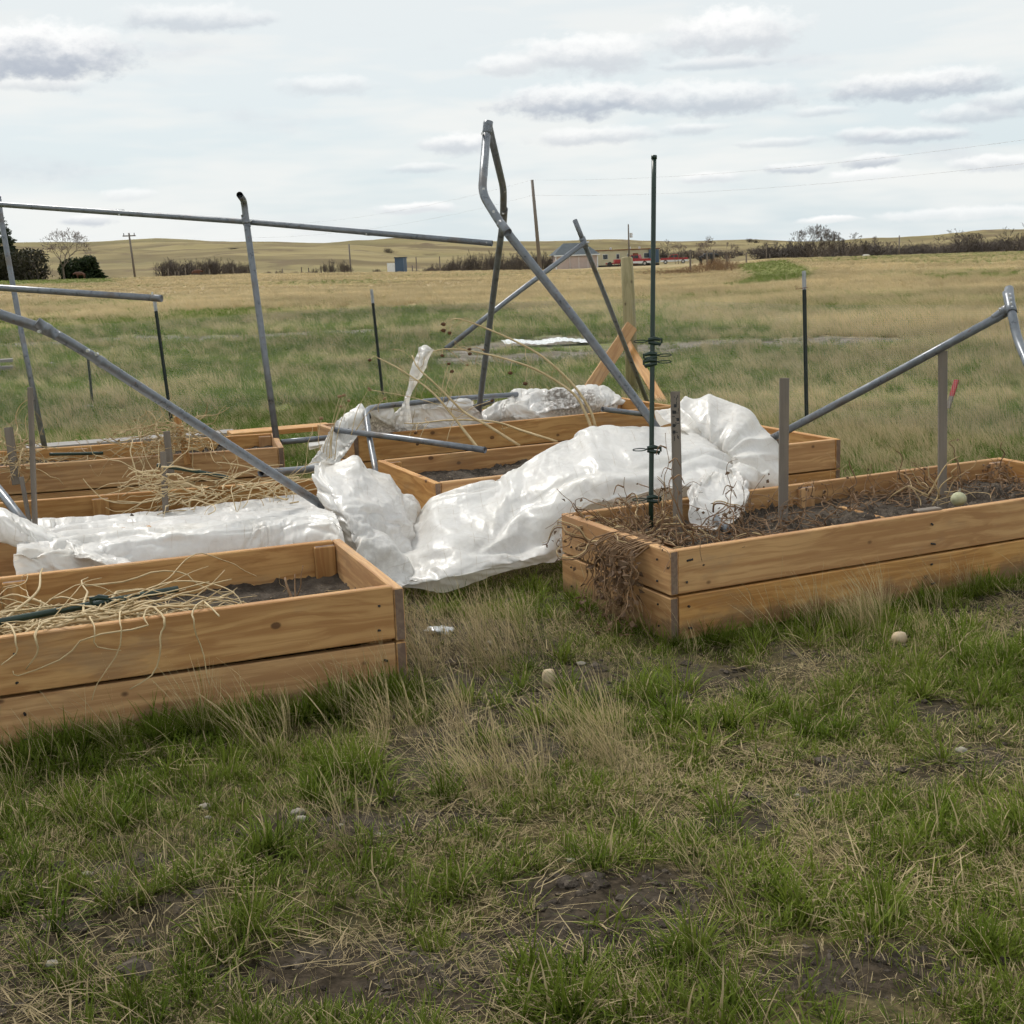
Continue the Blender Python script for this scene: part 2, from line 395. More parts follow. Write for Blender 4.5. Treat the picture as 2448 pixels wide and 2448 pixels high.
M['needle'] = mat_leaf('needle', (.018, .032, .016), (.055, .075, .034))
M['juniper'] = mat_leaf('juniper', (.014, .025, .010), (.045, .062, .022))
M['shrub_leaf'] = mat_leaf('shrub_leaf', (.030, .030, .018), (.075, .070, .040))

# ---------------------------------------------------------------- ground
def az_of(px):
    d = ray(px, hor(px)); return math.atan2(d[0], d[1])
def slope_of(px, py):
    d = ray(px, py); return d[2] / math.hypot(d[0], d[1])
def tab(rows, r):
    a = np.array([az_of(p) for p, y in rows]); z = np.array([EYE + slope_of(p, y) * r for p, y in rows]); return a, z
RIDGE = [(-900, 600), (-300, 592), (101, 584), (211, 581), (308, 575), (380, 572), (465, 575), (528, 579), (655, 578), (740, 581), (816, 582), (888, 579), (964, 571), (1060, 573), (1179, 577), (1314, 577),
         (1450, 573), (1555, 577), (1632, 577), (1801, 572), (1902, 577), (2012, 577), (2080, 574), (2223, 567), (2287, 558), (2350, 550), (2448, 548), (2800, 545), (3300, 560)]
FRONT = [(-900, 612), (-300, 606), (0, 604), (240, 601), (500, 597), (733, 597), (836, 599), (960, 606), (1100, 603), (1300, 603), (1450, 597), (1630, 594), (1800, 592), (2000, 588), (2448, 575), (3300, 570)]
EDGE = [(-900, 690), (-300, 678), (0, 672), (150, 668), (320, 664), (600, 655), (900, 652), (1290, 646), (1450, 645), (1600, 642), (1750, 631), (1850, 619), (2100, 612), (2448, 601), (2900, 590), (3300, 585)]
_e = tab(EDGE, 150); _fr = tab(FRONT, 600); _rg = tab(RIDGE, 1000)
_b = (np.array([az_of(p) for p in (-900, 1200, 1420, 1830, 1960, 3300)]), np.array([-5., -5., -1.15, -1.0, -3., -3.]))
def terrain(x, y):
    x = np.asarray(x, float); y = np.asarray(y, float); r = np.hypot(x, y) + 1e-6; a = np.arctan2(x, y)
    z1 = np.interp(a, *_e); z2 = np.interp(a, *_b); z3 = np.interp(a, *_fr); z4 = np.interp(a, *_rg)
    t = lambda p, q: np.clip((r - p) / (q - p), 0, 1)
    sm = lambda u: u * u * (3 - 2 * u)
    z = z1 * np.where(r < 150, t(25, 150) ** 1.4, 1)
    z = np.where(r > 150, z1 + (z2 - z1) * sm(t(150, 300)), z)
    z = np.where(r > 300, z2 + (z3 - z2) * sm(t(300, 600)), z)
    z = np.where(r > 600, z3 - 6 * np.sin(np.pi * t(600, 720)) * (t(600, 720) < 1) + (z4 - z3) * sm(t(640, 1000)), z)
    z = np.where(r > 1000, z4 - 25 * t(1000, 1900), z)
    z = z + sstep(300, 600, r) * (1 - sstep(900, 1000, r)) * 2.6 * fbm(x / 80, y / 50, 0, 4)
    z = z + (1 - sstep(14, 40, r)) * (.020 * fbm(x * 1.3, y * 1.3, 0, 3)) + (1 - sstep(7, 12, r)) * (.012 * fbm(x * 6, y * 6, 2, 3) + .006 * fbm(x * 19, y * 19, 6, 2))
    return z
def gz(x, y): return float(terrain(np.array([x]), np.array([y]))[0])
def onground(px, py):
    p = onz(px, py, 0.) if py > hor(px) + 8 else at(px, hor(px) + 8, 400)
    for _ in range(12): p = onz(px, py, gz(p[0], p[1])) if py > hor(px) + 1 else p
    return np.array([p[0], p[1], gz(p[0], p[1])])
def gpt(px, dist):                      # ground point below a pixel column at a distance
    a = az_of(px); x, y = math.sin(a) * dist, math.cos(a) * dist; return np.array([x, y, gz(x, y)])
def pdist(x, y, pts):                   # distance to polyline
    d = np.full(np.shape(x), 1e9)
    for (ax, ay), (bx, by) in zip(pts[:-1], pts[1:]):
        vx, vy = bx - ax, by - ay; t = np.clip(((x - ax) * vx + (y - ay) * vy) / (vx * vx + vy * vy + 1e-9), 0, 1)
        d = np.minimum(d, np.hypot(x - ax - t * vx, y - ay - t * vy))
    return d
def poly(pxs): return [tuple(onz(px, py, 0)[:2]) for px, py in pxs]
_gb = [(-400, 775), (0, 772), (500, 766), (900, 748), (1200, 735), (1480, 740), (1650, 775), (2000, 800), (2448, 815), (2900, 820)]
_gba = np.array([az_of(p) for p, y in _gb]); _gbr = np.array([np.hypot(*onz(p, y, 0)[:2]) for p, y in _gb])
TRACK = [tuple(onz(*q, 0)[:2]) for q in ((1800, 684), (1850, 672), (1872, 660), (1858, 648), (1835, 638), (1815, 630))]
MUDL = [poly(((-100, 838), (150, 822), (300, 812), (600, 808), (760, 796), (980, 790))), poly(((1080, 846), (1180, 836), (1300, 818))),
        poly(((1560, 832), (1750, 824), (1880, 822), (2050, 816))), poly(((1180, 858), (1330, 850), (1480, 842)))]
MUDE = [(760, 2340, .30, .16), (980, 2390, .22, .1), (1420, 2240, .26, .11), (800, 1985, .30, .14), (1050, 1960, .22, .1), (1480, 2120, .24, .1), (640, 2000, .2, .08), (2080, 2330, .2, .1), (330, 2080, .18, .07), (1750, 1960, .2, .09)]
MUDE = [(*onz(px, py, 0)[:2], a, b) for px, py, a, b in MUDE]
def zones(x, y):
    r = np.hypot(x, y); a = np.arctan2(x, y)
    n = fbm(x / 5.0, y / 9.0, 3, 4); n2 = fbm(x / 1.1, y / 1.3, 5, 4)
    rb = np.interp(a, _gba, _gbr)
    g = 1 - sstep(.85, 1.15, r / rb + .20 * n)
    g = np.maximum(g, .8 * sstep(.15, .8, fbm(x / 11, y / 20, 9, 4)) * (r > 30) * (1 - .5 * sstep(60, 140, r)))
    g = np.maximum(g, (1 - sstep(.7, 1.6, pdist(x, y, TRACK) / (.6 + .014 * r))))
    g = np.where((r > 100) & (r < 160), np.maximum(g, .8 * sstep(az_of(1840), az_of(2000), a) * sstep(112, 122, r)), g)
    g = np.where((r > 95) & (r < 170), np.maximum(g, .9 * (1 - sstep(az_of(240), az_of(330), a)) * sstep(118, 126, r)), g)
    right = sstep(az_of(1650), az_of(2100), a) * sstep(9.5, 12, r) * (1 - sstep(20, 30, r))
    g = g * (1 - .25 * right)
    g = np.clip(g + .16 * n2 * (r < 60), 0, 1)
    pt = fbm(x / 2.2, y / 5.5, 15, 4); g = np.where((r > 8) & (r < 45), np.clip(g - .30 * sstep(.2, .7, pt), 0, 1), g)
    mud = np.zeros_like(r)
    for p in MUDL: mud = np.maximum(mud, 1 - sstep(.35, 1.0, pdist(x, y, p) / (1.5 + .8 * n2)))
    for ex, ey, ea, eb in MUDE: mud = np.maximum(mud, 1 - sstep(.55, 1.15, np.hypot((x - ex) / ea, (y - ey) / eb) + .35 * n2))
    bare = np.where(r < 8, sstep(.28, .75, n2 + .15 * fbm(x * 3, y * 3, 8, 3)), 0)
    return g, mud, np.maximum(bare, 0)

def mat_ground():
    t = NT('ground'); p = t.pos()
    g = t.attr('green'); mud = t.attr('mud'); near = t.attr('near'); hill = t.attr('hill')
    n1 = t.noise(p, .35, 3, .6); n2 = t.noise(p, 3.5, 4, .65); n3 = t.noise(p, 30, 3, .7); n4 = t.noise(t.mapping(p, (.01, .02, .0)), 1., 4, .6)
    tan = t.mix(t.mapr(n2, .3, .7), (.36, .27, .145), (.50, .40, .235))
    tan = t.mix(t.mapr(n1, .42, .72), tan, (.30, .22, .12))
    grn = t.mix(t.mapr(n2, .3, .7), (.125, .145, .036), (.235, .245, .08))
    far = t.mix(g, tan, grn)
    far = t.mix(t.mapr(t.noise(t.mapping(p, (.05, .16, 0)), 1., 4, .6), .50, .66, 0, .45), far, (.20, .135, .075))
    hillc = t.mix(t.mapr(n4, .38, .62), (.29, .235, .115), (.15, .115, .06))
    hillc = t.mix(t.mapr(t.noise(t.mapping(p, (.05, .03, .0)), 1., 3, .6), .56, .68), hillc, (.15, .11, .065))
    hillc = t.mix(t.mapr(t.noise(t.mapping(p, (.006, .011, 0)), 1., 3, .5), .45, .62, 0, .6), hillc, (.19, .165, .075))
    far = t.mix(hill, far, hillc)
    thatch = t.mix(t.mapr(n3, .35, .65), (.045, .033, .018), (.165, .12, .062))
    wet = t.mix(t.mapr(n2, .35, .65), (.022, .016, .010), (.055, .041, .027))
    nearc = t.mix(t.mapr(n2, .40, .62), thatch, t.mix(.5, wet, thatch))
    nearc = t.mix(t.math('MULTIPLY', g, .25), nearc, (.06, .075, .02))
    c = t.mix(near, far, nearc)
    mudc = t.mix(near, t.mix(t.mapr(n2, .3, .7), (.12, .10, .075), (.24, .21, .17)), t.mix(t.mapr(n3, .3, .7), (.024, .018, .011), (.066, .050, .034)))
    c = t.mix(mud, c, mudc)
    rough = t.math('SUBTRACT', .95, t.math('MULTIPLY', mud, t.mapr(n2, .45, .62, 0, .4)))
    nb = t.bump(t.math('ADD', t.math('MULTIPLY', n3, .4), n2), .8, .03)
    return t.bsdf(c, rough, normal=nb, spec=.12)
M['ground'] = mat_ground()
def build_ground():
    az = np.concatenate([np.linspace(-180, -32, 26)[:-1], np.linspace(-32, 32, 330), np.linspace(32, 180, 26)[1:]]) * math.pi / 180
    rr = np.concatenate([[0.02, .4, .9], np.geomspace(1.6, 1900, 420)])
    A, RR = np.meshgrid(az, rr); X = np.sin(A) * RR; Y = np.cos(A) * RR; Z = terrain(X, Y)
    nr, nc = X.shape; v = np.stack([X, Y, Z], -1).reshape(-1, 3)
    i = np.arange(nr - 1)[:, None]; j = np.arange(nc - 1)[None]
    f = np.stack([i * nc + j, i * nc + j + 1, (i + 1) * nc + j + 1, (i + 1) * nc + j], -1).reshape(-1, 4)[:, ::-1]
    o = obj('ground', v, f, M['ground'], smooth=True); tag(o, kind='structure')
    g, mud, bare = zones(v[:, 0], v[:, 1]); r = np.hypot(v[:, 0], v[:, 1])
    for nm, val in (('green', g), ('mud', np.maximum(mud, bare * .8)), ('near', 1 - sstep(7.5, 11, r)), ('hill', sstep(160, 330, r))):
        at_ = o.data.attributes.new(nm, 'FLOAT', 'POINT'); at_.data.foreach_set('value', val.astype(np.float32))
build_ground()

# ---------------------------------------------------------------- raised beds
BEDS = {  # front-left corner x, y, angle, length, width, soil height, board height
    'A': (-2.855, 3.625, 20.6, 2.62, .95, .24), 'B': (.62, 5.05, 24.5, 2.70, .95, .265), 'C': (-.41, 6.89, 23.3, 2.67, .99, .265),
    'D': (-1.08, 8.93, 24.6, 2.62, .86, .25), 'E': (-4.10, 7.92, 13.2, 2.68, .80, .27), 'G': (-3.27, 5.607, 13.6, 2.67, 1.05, .25)}
LABELS = {'A': 'pine raised bed with a green stake and pale vines lying on its soil',
          'B': 'pine raised bed with tall grey stakes and brown dead vines at its corner',
          'C': 'pine raised bed of bare soil half covered by the white plastic',
          'D': 'pine raised bed holding crumpled plastic and bent pipes in front of the round post',
          'E': 'pine raised bed filled with dry straw and stakes beside the grey plank',
          'G': 'pine raised bed with a wrinkled plastic sheet spread over its front'}
FOOT = []
BH = .187
def board_mesh(L, T, Hh, bev=.004):
    bm = bmesh.new(); bmesh.ops.create_cube(bm, size=1)
    for v in bm.verts: v.co = Vector((v.co.x * L, v.co.y * T, v.co.z * Hh))
    bmesh.ops.bevel(bm, geom=bm.edges[:], offset=bev, segments=1, affect='EDGES')
    for f in bm.faces: f.material_index = 1 if abs(f.normal.x) > .9 else 0
    me = bpy.data.meshes.new('board'); bm.to_mesh(me); bm.free(); return me
def board(name, parent, c, L, T, Hh, rz=0., mat='pine', tilt=0., rot=None):
    me = board_mesh(L, T, Hh); me.materials.append(M[mat]); me.materials.append(M['pine_end']); o = bpy.data.objects.new(name, me); col.objects.link(o)
    o.parent = parent; o.location = tuple(map(float, c)); o.rotation_euler = rot if rot is not None else (0, tilt, rz); return o
def soil_part(parent, L, W, z, T, seed):
    nx, ny = 190, 80; xs = np.linspace(T * .5, L - T * .5, nx); ys = np.linspace(T * .5, W - T * .5, ny); X, Y = np.meshgrid(xs, ys)
    n = fbm(X * 3 + seed * 7, Y * 3, seed, 3) * .018 + np.abs(fbm(X * 21 + seed, Y * 21, seed + 2, 4, .65)) * .020 * (.5 + np.clip(fbm(X * 4, Y * 4, seed + 9, 2), 0, 1) * 2)
    Z = z + n; v = np.stack([X, Y, Z], -1).reshape(-1, 3); i = np.arange(ny - 1)[:, None]; j = np.arange(nx - 1)[None]
    f = np.stack([i * nx + j, i * nx + j + 1, (i + 1) * nx + j + 1, (i + 1) * nx + j], -1).reshape(-1, 4)
    o = obj('soil', v, f, M['soil'], parent, True); return o
def make_bed(k):
    x, y, ang, L, W, sz = BEDS[k]; a = R(ang)
    e = empty('raised_bed', (x, y, 0), a); T = .038
    tag(e, LABELS[k], 'raised bed', 'pine raised beds'); FOOT.append((x, y, a, L, W))
    rnd = random.Random(ord(k)); BH = .200 if k == 'A' else .187
    for lv in (0, 1):
        z = BH * (lv + .5) + .004 * lv; h = BH - .005
        j = lambda s=.003: rnd.uniform(-s, s)
        off = -.012 if (k == 'A' and lv == 1) else 0
        tl = (.004 if k == 'A' and lv == 1 else 0)
        board('board', e, (L / 2, T / 2 + j() + off, z + (.004 if k == 'A' and lv else 0)), L - 2 * T - .004, T, h, 0, tilt=-tl)
        board('board', e, (L / 2, W - T / 2 + j(), z), L - 2 * T - .004, T, h)
        board('end_board', e, (T / 2 + j(), W / 2 + j(.004), z + j(.002)), W + .004, T, h, R(90))
        board('end_board', e, (L - T / 2 + j(), W / 2 + j(.004), z + j(.002)), W + .004, T, h, R(90))
    if k in 'AB':
        for lv in (0, 1):
            for u in (T + .045, L / 2, L - T - .045):
                for dz in (.05, .14): MB().tube([(u + rnd.uniform(-.02, .02), -.014, BH * lv + dz + rnd.uniform(-.01, .01)), (u, .004, BH * lv + dz)], .0045, 6).build('screw', M['dark'], e)
            for v in (.09, W - .09):
                for dz in (.05, .14): MB().tube([(-.0065, v + rnd.uniform(-.02, .02), BH * lv + dz), (.004, v, BH * lv + dz)], .0045, 6).build('screw', M['dark'], e)
    ph = 2 * BH - .012
    for px in (T + .046, L / 2, L - T - .046):
        for py in (T + .020, W - T - .020):
            board('corner_post' if px != L / 2 else 'middle_post', e, (px, py, ph / 2), ph, .088, .036, rot=(R(90), R(90), 0))
    soil_part(e, L, W, sz, T, ord(k))
    return e
for k in BEDS: make_bed(k)
def bedpt(k, u, v, z):                  # u along, v across in metres
    x, y, ang = BEDS[k][:3]; a = R(ang); return np.array([x + u * math.cos(a) - v * math.sin(a), y + u * math.sin(a) + v * math.cos(a), z])

# ---------------------------------------------------------------- collapsed hoop-house frame (grey steel tube)
PR = .021
def pipe(name, pts, parent=None, r=PR, rad=.18, label=None, n=16):
    P = bend(pts, rad, 8); v, f = pipe_mesh(P, r, n)
    o = obj(name, v, f, M['pipe'], parent, True)
    if label: tag(o, label, 'pipe')
    return o
def bolt(parent, p, d=(0, -1, 0), s=.008, L=.02):
    d = np.array(d, float); d /= np.linalg.norm(d); mb = MB(); mb.tube([np.array(p), np.array(p) + d * L], s, 6); return mb.build('bolt', M['bolt'], parent)
def sleeve(parent, a, b, r, name='connector'):
    v, f = pipe_mesh(np.linspace(a, b, 5), r, 16); return obj(name, v, f, M['pipe'], parent, True)
def frame(name, label, base):
    e = empty(name, base); tag(e, label, 'pipe frame'); e_inv.append(e); return e
e_inv = []
def rel(e, pts): return [np.array(p) - np.array(e.location) for p in pts]

# tall peaked bow over the plastic
e = frame('hoop_frame', 'tall bent grey pipe bow with pointed peak rising above the plastic', at(1560, 1010, 6.2))
top = at(1166, 300, 7.2)
legA = [at(1165, 294, 7.2), at(1152, 462, 7.0), at(1200, 540, 6.9), at(1385, 775, 7.0), at(1562, 1012, 7.2), at(1610, 1085, 7.25)]
legB = [at(1168, 300, 7.25), at(1204, 452, 8.1), at(1203, 522, 8.4), at(1180, 700, 9.0), at(1147, 965, 9.6), at(1143, 1000, 9.7)]
pipe('bow_leg', rel(e, legA), e, .0235, .07); pipe('bow_leg', rel(e, legB), e, .0215, .10)
pl = rel(e, [at(1168, 290, 7.17), at(1163, 322, 7.17)]); sleeve(e, pl[0], pl[1], .026)
pl = rel(e, [at(1196, 533, 6.9), at(1214, 556, 6.86)]); sleeve(e, pl[0], pl[1], .0245)
pl = rel(e, [at(1205, 500, 8.3), at(1202, 540, 8.5)]); sleeve(e, pl[0], pl[1], .0245)
for q in ((1180, 506, 6.9), (1203, 510, 8.32), (1156, 452, 7.0), (1206, 457, 8.1), (1153, 320, 7.15)): bolt(e, rel(e, [at(*q)])[0])
# left portal: top rail, two uprights
e = frame('portal_frame', 'long sloping grey pipe rail clamped across two leaning uprights', at(108, 1063, 10.0))
pipe('rail', rel(e, [at(-260, 464, 9.9), at(0, 489, 9.6), at(587, 530, 9.15), at(1177, 582, 8.7)]), e, .0195, .1)
pipe('upright', rel(e, [at(-4, 470, 10.0), at(2, 520, 10.0), at(52, 800, 10.0), at(108, 1075, 10.0)]), e, .0205, .1)
pipe('upright', rel(e, [at(573, 466, 8.75), at(583, 480, 9.08), at(589, 530, 9.1), at(622, 770, 9.1), at(663, 1064, 9.1)]), e, .0225, .16)
pl = rel(e, [at(586, 520, 9.1), at(590, 536, 9.1)]); sleeve(e, pl[0], pl[1], .027, 'clamp')
pl = rel(e, [at(280, 507, 9.4), at(296, 508.5, 9.39)]); sleeve(e, pl[0], pl[1], .0215)
pl = rel(e, [at(872, 555, 8.94), at(884, 556.4, 8.93)]); sleeve(e, pl[0], pl[1], .0215)
for q in ((600, 528, 9.05), (1163, 580, 8.69), (286, 513, 9.35), (876, 560, 8.9)): bolt(e, rel(e, [at(*q)])[0], s=.006)
# low rail end, left
e = frame('loose_rail', 'grey pipe ending at the leaning black post with a bright collar', at(386, 714, 8.2))
pipe('rail', rel(e, [at(-200, 678, 8.6), at(0, 688, 8.4), at(384, 713.5, 8.1)]), e, .0205, .1)
pl = rel(e, [at(362, 712, 8.11), at(387, 713.7, 8.1)]); sleeve(e, pl[0], pl[1], .0222)
bolt(e, rel(e, [at(364, 706, 8.1)])[0], (0, 0, 1), .007)
# bent pipe sloping into the plastic, left
e = frame('bent_pipe', 'grey bent pipe sloping down across the left beds into the plastic', at(744, 1190, 5.9))
pipe('bow_leg', rel(e, [at(-170, 690, 5.2), at(0, 752, 5.3), at(118, 790, 5.40), at(212, 846, 5.52), at(470, 1014, 5.95), at(746, 1192, 6.42), at(790, 1221, 6.5)]), e, .0212, .2)
pl = rel(e, [at(106, 782, 5.37), at(118, 790, 5.38)]); sleeve(e, pl[0], pl[1], .024)
pl = rel(e, [at(236, 861.5, 5.56), at(248, 869.5, 5.58)]); sleeve(e, pl[0], pl[1], .024)
for q in ((212, 838, 5.47), (96, 792, 5.33), (233, 846, 5.52), (105, 778, 5.37)): bolt(e, rel(e, [at(*q)])[0], s=.007)
# back pair meeting in an open V
e = frame('crossed_frame', 'two grey pipes joined near the top in front of the round post', at(1545, 955, 11.0))
pipe('upright', rel(e, [at(1374, 526, 9.6), at(1400, 590, 9.7), at(1440, 690, 10.0), at(1548, 962, 11.0)]), e, .0185, .2)
pipe('strut', rel(e, [at(1400, 578, 9.66), at(1230, 705, 9.5), at(1066, 834, 9.3)]), e, .0185, .1)
pl = rel(e, [at(1391, 568, 9.67), at(1400, 590, 9.7)]); sleeve(e, pl[0], pl[1], .024, 'clamp'); bolt(e, rel(e, [at(1402, 580, 9.6)])[0], (1, 0, 0))
# right: sloping rail into a tee fitting and a curved leg
e = frame('tee_frame', 'grey pipe sloping up to a tee fitting on a curved leg', at(1835, 1052, 6.9))
pipe('strut', rel(e, [at(1838, 1052, 7.0), at(2115, 905, 6.55), at(2404, 748, 6.0)]), e, .0200, .1)
pipe('curved_leg', rel(e, [at(2412, 690, 6.05), at(2418, 745, 5.95), at(2432, 810, 5.9), at(2470, 900, 5.7), at(2540, 1010, 5.5)]), e, .0205, .25)
pl = rel(e, [at(2409, 700, 6.04), at(2419, 748, 5.95)]); sleeve(e, pl[0], pl[1], .0240, 'tee')
pl = rel(e, [at(2378, 762, 6.05), at(2413, 735, 5.98)]); sleeve(e, pl[0], pl[1], .0235, 'tee')
for q in ((2389, 742, 5.98), (2413, 707, 5.95), (2415, 717, 5.95), (2416, 727, 5.95), (2418, 737, 5.95)): bolt(e, rel(e, [at(*q)])[0], (0, -.6, .8), .006, .012)
# on the back bed
e = frame('fallen_bow', 'grey pipe bent at a right angle lying over the back bed plastic', at(893, 1115, 8.3))
pipe('bow_leg', rel(e, [at(1236, 943, 10.0), at(1060, 955, 9.5), at(905, 972, 9.0), at(874, 978, 8.75), at(882, 1040, 8.45), at(897, 1118, 8.1), at(900, 1140, 8.05)]), e, .0195, .12)
pl = rel(e, [at(878, 992, 8.7), at(879.5, 998, 8.68)]); mb = MB(); mb.tube(pl, .023, 12); mb.build('collar', M['dark'], e)
ob = pipe('steel_pipe', [at(797, 1027, 8.55), at(980, 1050, 8.2), at(1160, 1076, 7.9)], None, .0195, .1, 'dark grey pipe lying across the corner of the back bed behind the upright leg')
ob = pipe('steel_pipe', [at(1130, 974, 9.7), at(1178, 958, 9.5)], None, .0185, .1, 'short grey pipe stub poking out of the torn plastic')
ob = pipe('steel_pipe', [at(1440, 978, 9.3), at(1560, 993, 9.6)], None, .0185, .1, 'grey pipe inside the back bed beside the plastic roll')
ob = pipe('steel_pipe', [at(672, 1057, 9.0), at(790, 1046, 9.15)], None, .0195, .1, 'grey pipe on the grass between the two rear beds')
ob = pipe('steel_pipe', [at(624, 1130, 7.0), at(690, 1126, 7.3), at(765, 1119, 7.7)], None, .0215, .1, 'grey pipe with open dark end lying over dry vines')
ob = pipe('steel_pipe', [at(-70, 1080, 6.6), at(-20, 1150, 6.4), at(30, 1212, 6.2), at(70, 1265, 6.1)], None, .0215, .1, 'grey pipe disappearing under the folded plastic band')
ob = pipe('steel_pipe', [at(1712, 1240, 6.05), at(1745, 1272, 5.9)], None, .018, .1, 'dark pipe end on the soil below the hanging plastic flap')

# ---------------------------------------------------------------- white woven plastic cover, fallen and crumpled
def mat_plastic():
    t = NT('plastic_film'); p = t.pos(); uv = t.attr('uvm', 'Vector')
    n = t.noise(p, 3.2, 4, .6); n2 = t.noise(p, 38, 4, .65); wv = t.N.new('ShaderNodeVectorMath'); wv.operation = 'MULTIPLY_ADD'
    wn_ = t.N.new('ShaderNodeTexNoise'); t.L.new(p, wn_.inputs['Vector']); wn_.inputs['Scale'].default_value = 6; wn_.inputs['Detail'].default_value = 3
    t.L.new(wn_.outputs[1], wv.inputs[0]); wv.inputs[1].default_value = (.10, .10, .10); t.L.new(p, wv.inputs[2])
    cr = t.voro(t.mapping(wv.outputs[0], (1, 1, 1.7)), 9, 'F1'); cr2 = t.voro(t.mapping(wv.outputs[0], (1.6, 1, 1)), 24, 'F1')
    c = t.mix(t.mapr(n, .45, .78), (.94, .92, .89), (.88, .84, .77))
    c = t.mix(t.mapr(n2, .68, .76, 0, .4), c, (.40, .32, .22))
    # faint brown reinforcing threads
    sp = t.N.new('ShaderNodeSeparateXYZ'); t.L.new(uv, sp.inputs[0])
    def line(x, per, w): return t.mapr(t.math('ABSOLUTE', t.math('SUBTRACT', t.math('FRACT', t.math('DIVIDE', x, per)), .5)), w, 0.)
    ln = t.math('MAXIMUM', line(sp.outputs[0], .075, .035), line(sp.outputs[1], .075, .035))
    ln = t.math('MULTIPLY', ln, t.mapr(t.noise(p, 9, 3), .42, .66, 0, .55))
    c = t.mix(ln, c, (.42, .32, .20))
    d = t.attr('dirt')
    c = t.mix(t.math('MULTIPLY', d, t.mapr(n2, .35, .6)), c, (.13, .10, .075))
    hgt = t.math('ADD', cr, t.math('ADD', t.math('MULTIPLY', cr2, .38), t.math('MULTIPLY', n2, .05)))
    nb = t.bump(hgt, .17, .030)
    return t.bsdf(c, t.mapr(n, .3, .7, .30, .42), normal=nb, spec=.5, transl=.33, tcol=(.86, .81, .73))
M['plastic'] = mat_plastic()
def clothify(o, nr, nc, frames=14, grow=.10, pinw=.03, edge=1., bend_=.25):
    vg = o.vertex_groups.new(name='pin')
    idx = np.arange(nr * nc).reshape(nr, nc); inner = idx[1:-1, 1:-1].ravel().tolist()
    ed = sorted(set(range(nr * nc)) - set(inner))
    vg.add(ed, edge, 'REPLACE'); vg.add(inner, pinw, 'REPLACE')
    md = o.modifiers.new('cloth', 'CLOTH'); s = md.settings
    s.quality = 4; s.mass = .15; s.tension_stiffness = 12; s.compression_stiffness = 12; s.shear_stiffness = 6; s.bending_stiffness = bend_
    s.tension_damping = 8; s.compression_damping = 8; s.shear_damping = 8; s.bending_damping = .5; s.air_damping = 4
    s.vertex_group_mass = 'pin'; s.pin_stiffness = 1.; s.shrink_min = -grow; s.shrink_max = -grow
    s.effector_weights.gravity = 0.0
    md.collision_settings.use_collision = False; md.collision_settings.use_self_collision = False
    md.point_cache.frame_start = 1; md.point_cache.frame_end = frames + 2
    return md
SHEETS = []
def patch(name, parent, ctrl, nr, nc, dirt=0., seed=0, fold=.012, fine=.004, fdir=(1., 4.), sim=None):
    """ctrl[rows][cols] world points -> smooth crumpled sheet"""
    C = np.array(ctrl, float); a = np.array([crom(C[i], nc) for i in range(C.shape[0])])
    g = np.array([crom(a[:, j], nr) for j in range(nc)]).transpose(1, 0, 2)
    su = np.concatenate([[0], np.cumsum(np.linalg.norm(np.diff(g[nr // 2], axis=0), axis=1))]); sv = np.concatenate([[0], np.cumsum(np.linalg.norm(np.diff(g[:, nc // 2], axis=0), axis=1))])
    U, V = np.meshgrid(su, sv)
    du = np.gradient(g, axis=1); dv = np.gradient(g, axis=0); n = np.cross(du, dv); n /= np.linalg.norm(n, axis=2)[..., None] + 1e-9
    wv = .25 * fbm(U * 2.2 + seed, V * 2.2, seed, 3)
    rid = 1 - np.abs(vnoise((U * fdir[0] + wv) * 3, (V * fdir[1] + wv) * 3, seed + .5)) * 2
    rid2 = 1 - np.abs(fbm((U + .3 * V + wv) * 9, (V - .2 * U + wv) * 12, seed + 4.5, 2)) * 1.6
    win = np.minimum(1, np.minimum.reduce([np.linspace(0, 1, nr)[:, None] * 8 + .25, np.linspace(1, 0, nr)[:, None] * 8 + .25]) + 0 * U)
    g = g + n * (fold * rid * win + fine * rid2)[..., None]
    i = np.arange(nr - 1)[:, None]; j = np.arange(nc - 1)[None]
    f = np.stack([i * nc + j, i * nc + j + 1, (i + 1) * nc + j + 1, (i + 1) * nc + j], -1).reshape(-1, 4)
    o = obj(name, g.reshape(-1, 3), f, M['plastic'], None, True)
    u = o.data.attributes.new('uvm', 'FLOAT_VECTOR', 'POINT'); u.data.foreach_set('vector', np.stack([U, V, 0 * U], -1).astype(np.float32).ravel())
    dd = np.clip(dirt * (1 + .8 * fbm(U * 3, V * 3, seed, 3)), 0, 1) if np.isscalar(dirt) else dirt(U / su[-1], V / sv[-1])
    u = o.data.attributes.new('dirt', 'FLOAT', 'POINT'); u.data.foreach_set('value', np.broadcast_to(dd, U.shape).astype(np.float32).ravel())
    if sim: clothify(o, nr, nc, **sim)
    SHEETS.append((o, parent)); return o
def settle(frames=14):
    for f in range(1, frames + 2): scene.frame_set(f)
    dg = bpy.context.evaluated_depsgraph_get()
    for o, par in SHEETS:
        me = bpy.data.meshes.new_from_object(o.evaluated_get(dg)); old = o.data; o.modifiers.clear(); o.vertex_groups.clear(); o.data = me
        me.polygons.foreach_set('use_smooth', np.ones(len(me.polygons), bool)); bpy.data.meshes.remove(old)
        o.parent = par; o.matrix_parent_inverse = Matrix.Translation(-par.location)
    scene.frame_set(1)

